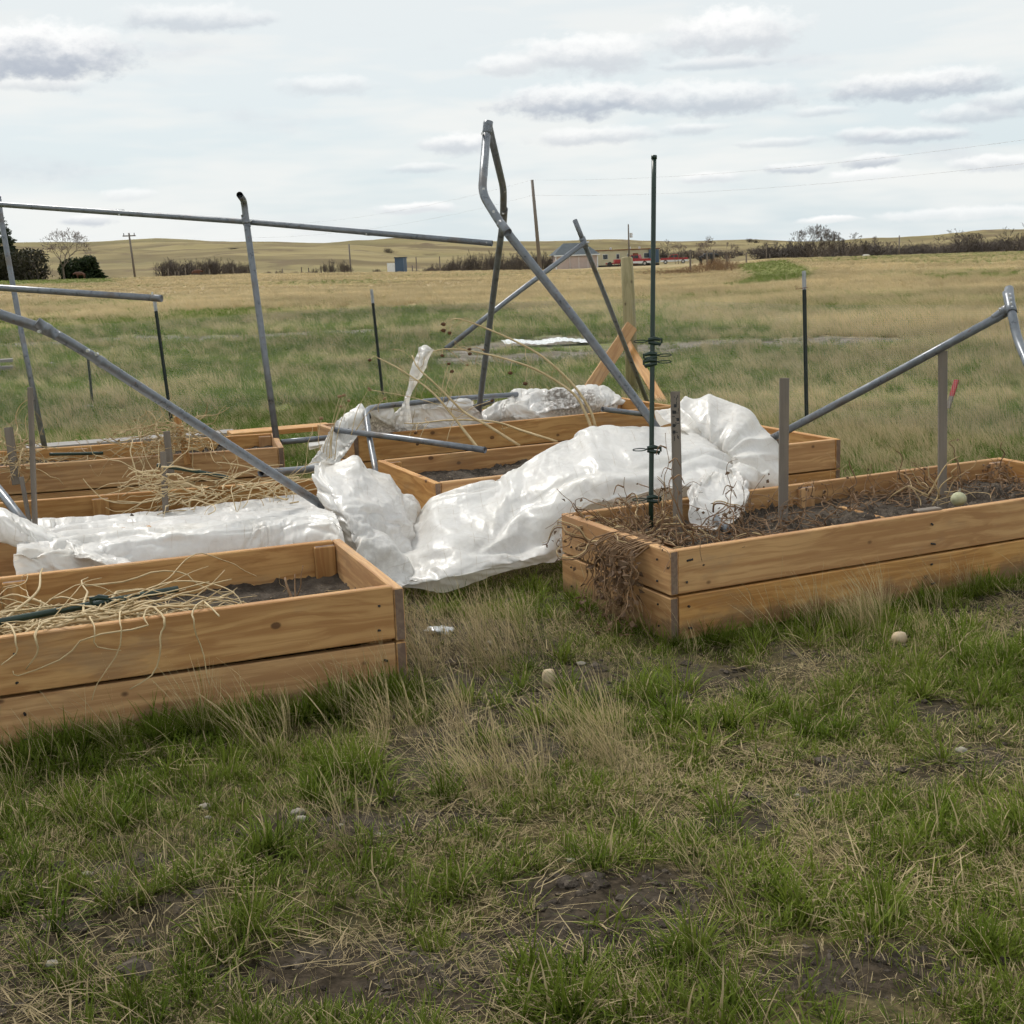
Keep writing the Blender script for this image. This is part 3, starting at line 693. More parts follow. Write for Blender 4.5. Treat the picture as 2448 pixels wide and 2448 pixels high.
def P3(rows): return [[at(*q) for q in r] for r in rows]
def T(cols): return [list(r) for r in zip(*cols)]
cover = empty('plastic_cover', (0, 0, 0))
tag(cover, 'big crumpled white plastic cover heaped in the gap between the beds', 'plastic sheet')
Mc = [[(930, 1262, 6.7), (915, 1300, 6.4), (905, 1340, 6.15), (900, 1380, 6.0), (905, 1402, 6.0)],
      [(975, 1245, 6.75), (975, 1302, 6.45), (972, 1345, 6.2), (985, 1385, 6.02), (1000, 1410, 6.05)],
      [(1030, 1197, 6.75), (1040, 1262, 6.40), (1045, 1320, 6.12), (1052, 1375, 5.98), (1063, 1420, 6.05)],
      [(1105, 1170, 6.75), (1120, 1245, 6.40), (1130, 1310, 6.12), (1135, 1360, 6.0), (1143, 1393, 6.08)],
      [(1160, 1153, 6.78), (1180, 1230, 6.43), (1195, 1300, 6.2), (1205, 1345, 6.1), (1210, 1369, 6.15)],
      [(1228, 1120, 6.8), (1245, 1205, 6.48), (1265, 1280, 6.3), (1280, 1325, 6.2), (1290, 1350, 6.25)],
      [(1291, 1086, 6.85), (1310, 1170, 6.48), (1330, 1240, 6.33), (1340, 1300, 6.3), (1345, 1335, 6.35)],
      [(1346, 1056, 6.9), (1370, 1130, 6.53), (1390, 1190, 6.38), (1400, 1216, 6.33), (1403, 1240, 6.45)],
      [(1410, 1027, 6.95), (1435, 1105, 6.57), (1450, 1165, 6.38), (1460, 1200, 6.33), (1462, 1226, 6.45)],
      [(1460, 1020, 6.98), (1490, 1095, 6.6), (1505, 1150, 6.4), (1515, 1188, 6.33), (1518, 1214, 6.45)],
      [(1530, 1018, 7.0), (1560, 1085, 6.63), (1575, 1130, 6.43), (1585, 1168, 6.33), (1590, 1200, 6.45)],
      [(1600, 1024, 7.0), (1640, 1080, 6.66), (1650, 1120, 6.48), (1655, 1155, 6.36), (1660, 1188, 6.45)],
      [(1671, 1030, 7.0), (1700, 1075, 6.72), (1715, 1110, 6.55), (1720, 1145, 6.42), (1722, 1180, 6.45)],
      [(1745, 1072, 6.98), (1760, 1094, 6.80), (1768, 1116, 6.66), (1766, 1140, 6.56), (1760, 1162, 6.52)]]
rows = P3(T(Mc)); rows = [[p + np.array([.05, .30, -.32]) for p in rows[0]], [p + np.array([.02, .13, -.03]) for p in rows[0]]] + rows
sim = dict(grow=.035, pinw=.05, bend_=1.5)
patch('sheet_fold', cover, rows, 84, 190, .10, 1, .034, .005, (.40, 2.6), sim)
Lc = [[(753, 1122, 6.5), (748, 1150, 6.4), (748, 1180, 6.35), (762, 1222, 6.3), (790, 1275, 6.22), (835, 1360, 6.1)],
      [(780, 1103, 6.6), (790, 1145, 6.35), (800, 1190, 6.2), (815, 1240, 6.1), (835, 1310, 6.0), (862, 1395, 5.95)],
      [(839, 1107, 6.65), (845, 1150, 6.4), (855, 1200, 6.2), (868, 1250, 6.1), (880, 1315, 6.02), (905, 1402, 5.96)],
      [(882, 1113, 6.7), (890, 1160, 6.5), (905, 1205, 6.33), (918, 1255, 6.22), (928, 1320, 6.1), (945, 1406, 5.98)],
      [(920, 1136, 6.75), (930, 1180, 6.55), (945, 1225, 6.42), (958, 1265, 6.35), (965, 1322, 6.22), (975, 1398, 6.02)],
      [(962, 1170, 6.8), (970, 1200, 6.65), (980, 1235, 6.55), (985, 1262, 6.5), (988, 1305, 6.42), (992, 1372, 6.2)],
      [(1006, 1206, 6.85), (1008, 1225, 6.8), (1008, 1245, 6.75), (1005, 1262, 6.7), (1004, 1290, 6.62), (1008, 1330, 6.5)]]
rows = P3(T(Lc)); rows = [[p + np.array([0, .25, -.28]) for p in rows[0]], [p + np.array([0, .1, -.03]) for p in rows[0]]] + rows
patch('sheet_fold', cover, rows, 100, 110, .15, 5, .040, .007, (2.6, 1.3), dict(grow=.05, pinw=.04, bend_=.8))
# fan-shaped flap on the right, gathered at a pinch
def fan(outline, inner, mid, depth, dmid, k=4):
    rows = []
    for j in range(k + 1):
        t = j / k; rows.append([at(ix + (ox - ix) * t, iy + (oy - iy) * t, idp + (od - idp) * t - dmid * math.sin(math.pi * min(1, t * 1.0)) ) for (ox, oy, od), (ix, iy, idp) in zip(outline, inner)])
    return rows
out = [(1570, 990, 7.25), (1617, 970, 7.25), (1660, 964, 7.22), (1698, 963, 7.2), (1740, 977, 7.15), (1790, 1004, 7.1), (1815, 1036, 7.05), (1838, 1066, 7.0), (1853, 1106, 6.95), (1863, 1134, 6.9), (1836, 1172, 6.75), (1805, 1176, 6.7), (1772, 1166, 6.65), (1745, 1150, 6.6)]
inn = [(1660, 1050, 6.95), (1690, 1065, 6.95), (1710, 1075, 6.93), (1722, 1082, 6.9), (1732, 1088, 6.88), (1740, 1094, 6.85), (1746, 1099, 6.8), (1750, 1104, 6.78), (1752, 1110, 6.75), (1752, 1116, 6.7), (1750, 1120, 6.65), (1747, 1123, 6.63), (1744, 1125, 6.6), (1740, 1126, 6.58)]
rows = fan(out, inn, None, None, .09); rows.append([p + np.array([.03, .16, -.10]) for p in rows[-1]])
patch('sheet_fold', cover, rows, 60, 120, .10, 9, .034, .005, (3.6, .4), dict(grow=.03, pinw=.05, bend_=.8))
out = [(1640, 1170, 6.30), (1648, 1205, 6.12), (1650, 1247, 6.05), (1687, 1264, 6.0), (1715, 1262, 6.0), (1738, 1252, 6.02), (1760, 1238, 6.05), (1776, 1225, 6.08), (1789, 1188, 6.2), (1792, 1160, 6.4)]
inn = [(1690, 1118, 6.58), (1705, 1122, 6.5), (1715, 1126, 6.48), (1725, 1128, 6.46), (1732, 1130, 6.46), (1738, 1130, 6.47), (1744, 1130, 6.48), (1750, 1128, 6.5), (1758, 1126, 6.52), (1766, 1122, 6.55)]
patch('sheet_fold', cover, fan(out, inn, None, None, .07), 50, 70, .22, 13, .020, .005, (4., .6), dict(grow=.04, pinw=.05, bend_=.8))
# sheet spread over the left bed
Sx = [(40, 1246), (211, 1232), (359, 1221), (528, 1204), (612, 1191), (718, 1180), (775, 1186)]
Fx = [(40, 1316), (240, 1291), (400, 1270), (560, 1252), (650, 1243), (740, 1236), (810, 1246)]
back = [onz(x, y, .325) for x, y in Sx]; rim = [onz(x, y, .438 + (.04 if x < 200 else 0)) for x, y in Fx]
midr = [b * .6 + r_ * .4 + np.array([0, 0, -.005]) for b, r_ in zip(back, rim)]
mid2 = [b * .22 + r_ * .78 + np.array([0, 0, .005]) for b, r_ in zip(back, rim)]
drop = [r_ + np.array([.02, -.10, -.05]) for r_ in rim]; drop2 = [r_ + np.array([.03, -.17, -.27]) for r_ in rim]; drop[0] = rim[0] + np.array([0, -.03, -.04]); drop2[0] = rim[0] + np.array([.02, -.05, -.12]); drop2[1] = rim[1] + np.array([.02, -.12, -.2])
patch('sheet_fold', cover, [back, midr, mid2, rim, drop, drop2], 80, 170, .08, 17, .014, .006, (.9, 5.5), dict(grow=.06, pinw=.04, bend_=.3))
# creased fold at the sheet's right end, running up to the hood
Kc = [[(640, 1312, 5.95), (700, 1268, 6.1), (777, 1240, 6.25), (800, 1262, 6.2)], [(660, 1322, 5.85), (720, 1288, 5.98), (790, 1262, 6.1), (822, 1290, 6.05)], [(700, 1325, 5.8), (750, 1308, 5.88), (805, 1298, 5.98), (840, 1325, 5.95)], [(740, 1345, 5.78), (790, 1340, 5.82), (830, 1340, 5.9), (860, 1350, 5.9)]]
patch('sheet_fold', cover, P3(Kc), 44, 60, .35, 21, .014, .005, (2., 3.), dict(grow=.12, pinw=.02))
# translucent band folded over the far left
Tt = [(-90, 1170, 5.71), (0, 1208, 5.64), (100, 1252, 5.56), (200, 1296, 5.48), (310, 1342, 5.38), (350, 1364, 5.32)]
Tm = [(-90, 1220, 5.59), (0, 1250, 5.54), (100, 1292, 5.46), (190, 1318, 5.40), (275, 1350, 5.32), (315, 1374, 5.26)]
Tb = [(-90, 1268, 5.61), (0, 1290, 5.56), (95, 1322, 5.48), (170, 1334, 5.42), (228, 1356, 5.34), (285, 1384, 5.28)]
tb2 = [p + np.array([0, .10, .02]) for p in P3([Tb])[0]]; tt0 = [p + np.array([.02, .10, -.06]) for p in P3([Tt])[0]]
patch('sheet_fold', cover, [tt0] + P3([Tt, Tm, Tb]) + [tb2], 48, 110, .06, 25, .010, .003, (.8, 4.), dict(grow=.08, pinw=.04))
Uc = [[(60, 1300, 5.66), (140, 1328, 5.60), (220, 1345, 5.50), (300, 1352, 5.42)], [(75, 1335, 5.64), (150, 1352, 5.56), (225, 1362, 5.48), (300, 1372, 5.40)]]
patch('sheet_fold', cover, P3(Uc), 24, 60, .45, 29, .012, .004, (2., 3.), None)

torn = empty('torn_plastic', tuple(onz(1050, 1030, .3)))
tag(torn, 'torn dirty white plastic draped over the pipe on the back bed', 'plastic sheet')
D1 = [[(840, 985, 8.95), (880, 972, 9.05), (935, 968, 9.15), (1000, 960, 9.35), (1060, 954, 9.5), (1128, 952, 9.7)],
      [(838, 996, 8.85), (885, 990, 8.93), (935, 986, 9.05), (1000, 975, 9.25), (1060, 968, 9.4), (1126, 966, 9.6)],
      [(842, 1018, 8.9), (890, 1012, 8.98), (940, 1008, 9.1), (1000, 1000, 9.3), (1066, 992, 9.45), (1150, 985, 9.6)],
      [(850, 1046, 9.1), (905, 1042, 9.15), (960, 1036, 9.25), (1020, 1032, 9.4), (1080, 1026, 9.55), (1165, 1018, 9.7)]]
r0 = P3(D1); r0 = [[p + np.array([0, .12, -.10]) for p in r0[0]]] + r0
patch('sheet_fold', torn, r0, 50, 120, lambda u, v: np.clip(.35 * (fbm(u * 9, v * 4, 3, 3) + .3) + .9 * (1 - sstep(.10, .2, np.abs(u - .28))) * sstep(.45, .8, v), 0, 1), 33, .020, .006, (3., 2.), dict(grow=.16, pinw=.02))
D2 = [[(1150, 985, 9.9), (1205, 962, 10.0), (1228, 938, 10.1), (1262, 940, 10.2), (1340, 936, 10.3), (1415, 928, 10.4), (1445, 934, 10.4), (1478, 955, 10.4)],
      [(1140, 1000, 9.7), (1195, 985, 9.75), (1225, 965, 9.8), (1265, 962, 9.85), (1340, 955, 9.95), (1420, 946, 10.05), (1455, 952, 10.1), (1492, 958, 10.2)],
      [(1130, 1012, 9.65), (1190, 1003, 9.7), (1230, 993, 9.7), (1275, 985, 9.75), (1345, 975, 9.85), (1420, 966, 9.95), (1450, 968, 10.0), (1480, 968, 10.1)],
      [(1120, 1026, 9.7), (1190, 1022, 9.75), (1240, 1016, 9.8), (1290, 1010, 9.85), (1350, 1002, 9.95), (1400, 992, 10.05), (1440, 984, 10.1), (1455, 980, 10.15)]]
r0 = P3(D2); r0 = [[p + np.array([0, .15, -.12]) for p in r0[0]]] + r0
patch('sheet_fold', torn, r0, 56, 140, lambda u, v: np.clip(.2 * (fbm(u * 8, v * 4, 5, 3) + .3) + .95 * (1 - sstep(.10, .24, np.hypot((u - .62), (v - .72) * .5))), 0, 1), 37, .026, .007, (2., 2.5), dict(grow=.2, pinw=.015))
D3 = [[(862, 966, 8.95), (835, 985, 8.8), (800, 1016, 8.55), (775, 1058, 8.3), (755, 1090, 8.1), (735, 1118, 7.9)],
      [(880, 985, 8.8), (852, 1010, 8.6), (825, 1040, 8.4), (800, 1075, 8.2), (775, 1102, 8.0), (748, 1122, 7.85)],
      [(878, 1010, 8.8), (862, 1030, 8.65), (845, 1055, 8.5), (825, 1085, 8.3), (800, 1112, 8.1), (765, 1126, 7.9)]]
patch('sheet_fold', torn, P3(D3), 40, 80, .18, 41, .018, .005, (1.2, 3.5), dict(grow=.14, pinw=.02))
W = [[(1002, 830, 9.0), (1018, 824, 9.03), (1038, 838, 8.98)], [(995, 848, 9.0), (1012, 850, 8.94), (1030, 852, 9.02)], [(980, 885, 9.0), (1000, 888, 8.95), (1018, 882, 9.0)], [(974, 922, 9.0), (984, 926, 8.97), (1000, 915, 9.02)], [(967, 955, 9.0), (973, 957, 8.97), (982, 954, 9.02)], [(954, 990, 9.02), (970, 992, 8.98), (985, 990, 9.04)], [(944, 1016, 9.05), (966, 1020, 8.98), (990, 1018, 9.05)]]
patch('torn_strip', torn, P3(W), 70, 26, .25, 45, .010, .004, (4., 1.), dict(grow=.12, pinw=.03))
W2 = [[(738, 1058, 9.02), (760, 1055, 9.04), (785, 1052, 9.06)], [(738, 1068, 8.98), (760, 1064, 9.0), (782, 1060, 9.02)], [(740, 1076, 9.0), (756, 1072, 9.02), (772, 1066, 9.04)]]
patch('torn_strip', torn, P3(W2), 18, 26, .2, 47, .004, .002, (4., 1.), None)
settle()

# ---------------------------------------------------------------- stakes, green poles and small things in the beds
def stake(px0, py0, px1, py1, d, w, label, th_=.018, mat='stake', name='wooden_stake', foot=.12, marks=0):
    a = at(px0, py0, d); b = at(px1, py1, d); ax = b - a; L = np.linalg.norm(ax); ax /= L; b = b + ax * foot; L += foot
    side = np.cross(ax, [0, 1, 0]); side /= np.linalg.norm(side); fr = np.cross(ax, side)
    me = board_mesh(L, th_, w, .002); me.materials.append(M[mat]); o = bpy.data.objects.new(name, me); col.objects.link(o)
    mt = Matrix.Identity(4); c = (a + b) / 2
    for i in range(3): mt[i][0] = ax[i]; mt[i][1] = fr[i]; mt[i][2] = side[i]; mt[i][3] = c[i]
    o.matrix_world = mt; tag(o, label, 'stake')
    rnd = random.Random(px0)
    if marks:                                    # faded pencil strokes written down the stake
        mb = MB(); x = -L / 2 + .02; sgn = -1 if (Vector(fr) @ Vector((0, 1, 0)) if False else fr[1]) > 0 else 1
        for k in range(marks):
            for q in range(4): mb.box((x + rnd.uniform(0, .018), sgn * (th_ / 2 + .0006), rnd.uniform(-w * .28, w * .28)), (rnd.choice((.003, .014)), .0008, rnd.choice((.003, .012))))
            x += .03
        mb.build('pencil_mark', M['dark'], o)
    return o
stake(1614, 936, 1621, 1255, 5.75, .041, 'grey wooden stake with faded writing next to the tall green pole', marks=7)
stake(1875, 904, 1872, 1262, 5.95, .043, 'grey wooden stake at the end of the sloping pipe')
stake(2254, 839, 2252, 1205, 6.3, .041, 'grey wooden stake beside the small pale gourd')
stake(72, 926, 83, 1235, 6.4, .024, 'tall thin weathered stake in the plastic covered bed')
stake(51, 1140, 68, 1235, 6.4, .020, 'short thin stick beside the tall thin weathered stake', .014)
stake(390, 1080, 396, 1215, 6.75, .030, 'grey stake among tangled vines under the green rod')
stake(421, 988, 440, 1068, 8.45, .045, 'tan stake standing in the straw of the rear left bed', mat='pine')
stake(398, 1031, 404, 1085, 8.1, .040, 'short brown stake in the straw behind the grey stake')
stake(20, 1022, 33, 1112, 7.9, .050, 'dark weathered stake wrapped in dry vines at the bed end')
# tall green pole with clips
def green_clip(parent, p, right, w=.09, rot=0.):
    s = 1 if right else -1; mb = MB(); X = np.array([1., 0, 0]) * s; Z = np.array([0, 0, 1.])
    mb.tube([p - X * .035 + Z * .004, p - X * .012 + Z * .010, p + X * .02 + Z * .006], [.007, .011, .009], 6)
    mb.tube([p - X * .038 - Z * .014, p - X * .012 - Z * .012, p + X * .02 - Z * .006], [.006, .010, .008], 6)
    mb.box(p - X * .040 + Z * .0, (.008, .014, .022)); mb.box(p - X * .030 - Z * .018, (.007, .012, .014))
    o = mb.build('clip_jaw', M['green_pole'], parent)
    lp = MB(); a = np.linspace(0, 2 * np.pi, 15)
    c = p + X * (.055); pts = [c + X * .030 * math.cos(t) + Z * .0055 * math.sin(t) for t in a]; lp.tube(pts, .0026, 6)
    lp.tube([p + X * .012 + Z * .003, p + X * .03], .004, 6); lp.build('clip_loop', M['green_pole'], o)
e = empty('clip_pole', at(1557, 1250, 5.85)); tag(e, 'tall dark green garden pole with plastic clips in the right bed', 'garden stake')
pp = rel(e, [at(1563.5, 378, 5.85), at(1560, 800, 5.85), at(1556, 1262, 5.85)])
mb = MB(); mb.tube(crom(pp, 12), .0112, 10); mb.build('pole', M['green_pole'], e, True)
mb = MB(); mb.tube(rel(e, [at(1563.6, 380, 5.85), at(1563.7, 372, 5.85)]), .0135, 10); mb.build('cap', M['green_pole'], e, True)
for q, rt in (((1560, 815), False), ((1560, 850), True), ((1560, 866), True), ((1558, 1074), False), ((1557, 1193), False)): green_clip(e, rel(e, [at(q[0], q[1], 5.84)])[0], rt)
def rod(pts, r, label, mat='green_pole', name='green_rod', cat='garden stake', n=8):
    mb = MB(); mb.tube(crom(pts, 14), r, n); return tag(mb.build(name, M[mat], None, True), label, cat)
rod([at(-30, 1492, 4.35), at(210, 1447, 4.6), at(424, 1408, 4.85)], .0125, 'dark green rod lying among pale vines in the front left bed')
rod([at(376, 1112, 6.75), at(470, 1127, 6.9), at(545, 1142, 7.0)], .0105, 'dark green rod propped on the grey stake above tangled vines')
rod([at(118, 1086, 8.3), at(180, 1085, 8.35), at(247, 1083, 8.4)], .0105, 'dark green rod lying in the rear left bed')
e = empty('rod_clip', at(245, 1434, 4.6)); tag(e, 'green plastic clip on the rod in the front left bed', 'clip'); green_clip(e, np.zeros(3), True)

def lump(name, c, r, mat, label, cat, sq=(1, 1, 1), seed=0, amp=.12, stem=False, n=14, group=None, parent=None):
    u = np.linspace(0, np.pi, n); w = np.linspace(0, 2 * np.pi, n * 2, endpoint=False); v = []; f = []
    for a in u:
        for b in w:
            d = np.array([math.sin(a) * math.cos(b), math.sin(a) * math.sin(b), math.cos(a)])
            k = 1 + amp * float(fbm(d[0] * 1.7 + seed, d[1] * 1.7, d[2] * 1.7, 3)); v.append(np.array(c) + d * k * r * np.array(sq))
    m2 = n * 2
    for i in range(n - 1):
        for j in range(m2): f.append((i * m2 + j, (i + 1) * m2 + j, (i + 1) * m2 + (j + 1) % m2, i * m2 + (j + 1) % m2))
    c = np.array(c); v = [p - c for p in v]
    o = obj(name, v, f, M[mat], parent, True, c); 
    if label: tag(o, label, cat, group)
    if stem:
        mb = MB(); mb.tube([(0, 0, r * .9), (r * .1, 0, r * 1.15), (r * .25, 0, r * 1.4)], [r * .18, r * .12, r * .15], 6); mb.build('stem', M['stone'], o)
    return o
p = at(2292, 1193, 6.05); lump('gourd', p, .036, 'melon', 'small pale green gourd lying on soil in the right bed', 'gourd', (1, 1, .92), 3, .06, True)
def gl(px, py, r, mat, label, cat, name, sq=(1, 1, .8), seed=0, amp=.15, group=None):
    p = onground(px, py); lump(name, p + np.array([0, 0, r * sq[2] * .7]), r, mat, label, cat, sq, seed, amp, False, 10, group)
gl(1313, 1640, .034, 'gourd', 'dried tan gourd standing in the grass of the path', 'gourd', 'dried_gourd', (.8, .8, 1.15), 2)
gl(2150, 1538, .030, 'gourd', 'dried tan gourd on grass below the right bed', 'gourd', 'dried_gourd', (1, .9, .9), 4)
gl(1055, 1512, .045, 'foil', 'shiny crumpled foil scrap in the dry grass by the bed corner', 'litter', 'foil_scrap', (1.2, .9, .28), 6, .7)
stones = [(490, 1932, .018), (712, 1948, .024), (722, 1962, .020), (815, 1975, .010), (210, 2096, .020), (122, 2308, .017), (498, 1957, .011), (1245, 2345, .012), (2297, 1800, .024), (1060, 1905, .012), (910, 1998, .012), (1390, 1590, .022), (1170, 1540, .020), (1160, 1555, .014), (1365, 2060, .013), (1950, 2130, .010), (620, 1985, .009), (1905, 1905, .012), (300, 1700, .02), (190, 1765, .03), (1878, 2180, .011), (2020, 2185, .013)]
for i, (px, py, r) in enumerate(stones): gl(px, py, r * .78, 'stone', 'pale stone lying in the patchy grass', 'stone', 'stone', (1.1, .8, .55), i * 3.1, .3, 'pale stones in the grass')
# boards and blocks lying about
def slab(name, pxpts, z, th_, mat, label, cat='plank'):
    q = [onz(x, y, z) for x, y in pxpts]; v = q + [p - np.array([0, 0, th_]) for p in q]; n = len(q)
    f = [tuple(range(n)), tuple(range(2 * n - 1, n - 1, -1))] + [(i, i + n, (i + 1) % n + n, (i + 1) % n) for i in range(n)]
    c = sum(q) / n; v = [p - c for p in v]; return tag(obj(name, v, f, M[mat], None, False, c), label, cat)
def plank(name, a, b, w, th_, mat, label, z):
    p = onz(*a, z); q = onz(*b, z); L = np.linalg.norm(q - p); me = board_mesh(L, w, th_, .003); me.materials.append(M[mat]); o = bpy.data.objects.new(name, me); col.objects.link(o)
    o.location = tuple((p + q) / 2 - np.array([0, 0, th_ / 2])); o.rotation_euler = (0, 0, math.atan2(q[1] - p[1], q[0] - p[0])); return tag(o, label, 'plank')
e = plank('plank', (548, 1033), (788, 1013), .235, .038, 'pine', 'orange pine plank lying on blocks behind the rear left bed', .27)
for x in (-.35, .45):
    mb = MB(); mb.box((x, 0, -.135), (.12, .2, .195)); mb.build('block', M['dark'], e)
plank('plank', (60, 1067), (560, 1029), .235, .045, 'grey_plank', 'weathered grey plank lying behind the straw filled bed', .22)
plank('lath', (2010, 1210), (2110, 1237), .030, .012, 'pine', 'thin pine strip lying on the soil between two stakes', .285)
plank('lath', (2190, 1219), (2245, 1212), .045, .012, 'stake', 'short grey lath on the rim of the right bed', .385)

# ---------------------------------------------------------------- dead plants
def wander(p, d, n, step, rnd, curl=.5, grav=0., zmin=None):
    P = [np.array(p, float)]; d = np.array(d, float); d /= np.linalg.norm(d)
    for _ in range(n):
        d = d + np.array([rnd.gauss(0, curl), rnd.gauss(0, curl), rnd.gauss(0, curl * .8) - grav]); d /= np.linalg.norm(d)
        q = P[-1] + d * step
        if zmin is not None and q[2] < zmin: q[2] = zmin + rnd.uniform(0, .01); d[2] = abs(d[2]) * .3
        P.append(q)
    return P
def vine_mesh(name, parent, paths, r0, r1, mat, n=5):
    mb = MB()
    for P in paths:
        k = max(6, len(P) * 2); Q = crom(P, k); mb.tube(Q, np.linspace(r0, r1, k) * random.uniform(.7, 1.15), n, True)
    return mb.build(name, M[mat], parent, True)
def tangle(label, boxf, n, seed, mat, r=(.0045, .0016), step=.05, segs=(5, 11), curl=.45, zmin=.26, leaves=0, leafmat='leaf_brown', base=None, up=.25, grav=.05, cat='dead vine', name='dead_vine', bed=None):
    rnd = random.Random(seed); e = empty(name, base if base is not None else boxf(rnd)); tag(e, label, cat); b = np.array(e.location); paths = []
    for _ in range(n):
        p = boxf(rnd); a = rnd.uniform(0, 6.28); paths.append(wander(p, (math.cos(a), math.sin(a), rnd.uniform(0, up * 2)), rnd.randint(*segs), step, rnd, curl, grav, zmin))
    if bed:                                      # stems lying in a bed stay between its boards
        bx, by, ba, bl, bw = BEDS[bed][:5]; ca, sa = math.cos(R(ba)), math.sin(R(ba))
        for P in paths:
            for i, q in enumerate(P):
                u = (q[0] - bx) * ca + (q[1] - by) * sa; v = -(q[0] - bx) * sa + (q[1] - by) * ca
                if q[2] < .44:
                    u = min(max(u, .05), bl - .05); v = min(max(v, .055), bw - .055); P[i] = np.array([bx + u * ca - v * sa, by + u * sa + v * ca, q[2]])
    paths2 = [[q - b for q in P] for P in paths]
    vine_mesh('stem', e, paths2[: n // 3], r[0], r[1] * 1.3, mat)['kind'] = 'stuff'; vine_mesh('stem', e, paths2[n // 3:], r[0] * .55, r[1] * .7, mat, 4)['kind'] = 'stuff'
    if leaves: leafs(e, paths2, leaves, rnd, leafmat)
    return e
def leafs(e, paths, n, rnd, mat, s=(.012, .032)):
    mb = MB()
    for _ in range(n):
        P = rnd.choice(paths); p = P[rnd.randrange(1, len(P))] + np.array([rnd.gauss(0, .012), rnd.gauss(0, .012), rnd.gauss(-.012, .012)])
        L = rnd.uniform(*s); a = rnd.uniform(0, 6.28); ax = np.array([math.cos(a), math.sin(a), rnd.uniform(-1.2, .3)]); ax /= np.linalg.norm(ax)
        w = np.cross(ax, [rnd.gauss(0, 1), rnd.gauss(0, 1), rnd.gauss(0, 1)]); w /= np.linalg.norm(w); u = np.cross(ax, w)
        v = [p, p + ax * L * .5 + w * L * .33 + u * L * rnd.uniform(0, .35), p + ax * L + u * L * rnd.uniform(-.3, .3), p + ax * L * .5 - w * L * .33 + u * L * rnd.uniform(0, .35)]
        mb.add(v, [(0, 1, 2), (0, 2, 3)])
    o = mb.build('curled_leaves', M[mat], e); o['kind'] = 'stuff'; return o
def bb(k, u0, u1, v0, v1, z0, z1): return lambda rnd: bedpt(k, rnd.uniform(u0, u1), rnd.uniform(v0, v1), rnd.uniform(z0, z1))
# pale vines in the front left bed, some hanging over its board
va = tangle('heap of pale dry vines spilling over the front left bed', bb('A', 1.05, 1.72, .07, .45, .27, .41), 300, 5, 'vine_pale', (.0064, .0022), .062, (6, 12), .20, .25, up=.10, grav=.10, base=bedpt('A', 1.4, .3, .25), bed='A')
fa = bedpt('A', 0, -.035, 0); na = np.array([math.sin(R(20.6)), -math.cos(R(20.6)), 0])
def onwall(px, py, off=0.):
    d = ray(px, py); return CC + d * (((fa + na * off - CC) @ na) / (d @ na))
hang = [[(362, 1405), (342, 1452), (207, 1524), (155, 1571), (46, 1615), (31, 1604)], [(336, 1472), (290, 1509), (282, 1560), (233, 1633), (220, 1674)], [(414, 1452), (393, 1498), (383, 1519), (383, 1560), (365, 1612), (310, 1648)],
        [(450, 1462), (466, 1509), (486, 1560), (494, 1612), (502, 1638)], [(300, 1500), (230, 1545), (290, 1555)], [(130, 1520), (40, 1560), (2, 1590)], [(180, 1515), (90, 1560), (62, 1600)], [(560, 1415), (500, 1440), (470, 1462)], [(205, 1400), (300, 1390), (372, 1366), (440, 1370), (470, 1395), (520, 1415), (560, 1412)]]
hp = []
for k, h in enumerate(hang):
    if k >= 7: P = [at(x, y, 4.9) for x, y in h]
    else:
        W_ = [onwall(x, y, .014 + .015 * random.random()) for x, y in h]; q = W_[1].copy(); P = []
        rimp = np.array([q[0], q[1], .415]) - na * .03; P = [rimp - na * .26 + np.array([.14 * math.sin(k * 2.3 + .6), .05 * math.sin(k * 2.3 + .6), -.05 + .03 * math.sin(k * 5.)]), rimp - na * .10 + np.array([.05 * math.sin(k * 2.3 + .6), 0, .012]), rimp, np.array([q[0], q[1], .395]) + na * .006] + [w for w in W_[1:] if w[2] < .385]
    hp.append([q - np.array(va.location) for q in P])
vine_mesh('hanging_stem', va, hp, .0050, .0020, 'vine_pale')
tangle('upright brown stubs of dead plant near the bed corner post', bb('A', 2.25, 2.32, .42, .47, .25, .27), 6, 9, 'vine_brown', (.007, .003), .045, (3, 5), .18, .24, up=1.6, base=bedpt('A', 2.28, .44, .23), name='dead_plant', cat='dead plant')
tangle('scattered dry stalks on dark soil of the front left bed', bb('A', 2.0, 2.55, .15, .7, .25, .265), 26, 10, 'vine_tan', (.003, .0014), .03, (2, 5), .3, .255, up=.1, bed='A')
tangle('tangled tan vines piled around the grey stake and green rod', lambda r_: at(r_.uniform(370, 720), r_.uniform(1140, 1200), r_.uniform(6.75, 7.1)), 85, 21, 'vine_pale', (.0055, .0018), .055, (5, 10), .27, .27, up=.15, base=at(420, 1205, 6.8))
rnd = random.Random(3)
tangle('bundle of tan vines drooping over the grey stake', lambda r_: at(r_.uniform(360, 400), r_.uniform(1125, 1190), r_.uniform(6.65, 6.8)), 34, 22, 'vine_pale', (.0055, .002), .045, (4, 8), .36, .27, base=at(385, 1205, 6.7))
tangle('dry straw heap around two stakes in the rear left bed', lambda r_: at(min(505, max(290, r_.gauss(405, 50))), r_.uniform(1015, 1078), r_.uniform(8.2, 8.6)), 150, 23, 'vine_tan', (.0045, .0016), .05, (4, 9), .34, .28, base=at(400, 1078, 8.4), leaves=160, leafmat='vine_tan')
tangle('loose straw spread over soil of the rear left bed', bb('E', .9, 2.0, .1, .6, .28, .34), 90, 24, 'vine_tan', (.0035, .0014), .05, (4, 8), .26, .28, up=.12, base=bedpt('E', 1.4, .3, .27), bed='E')
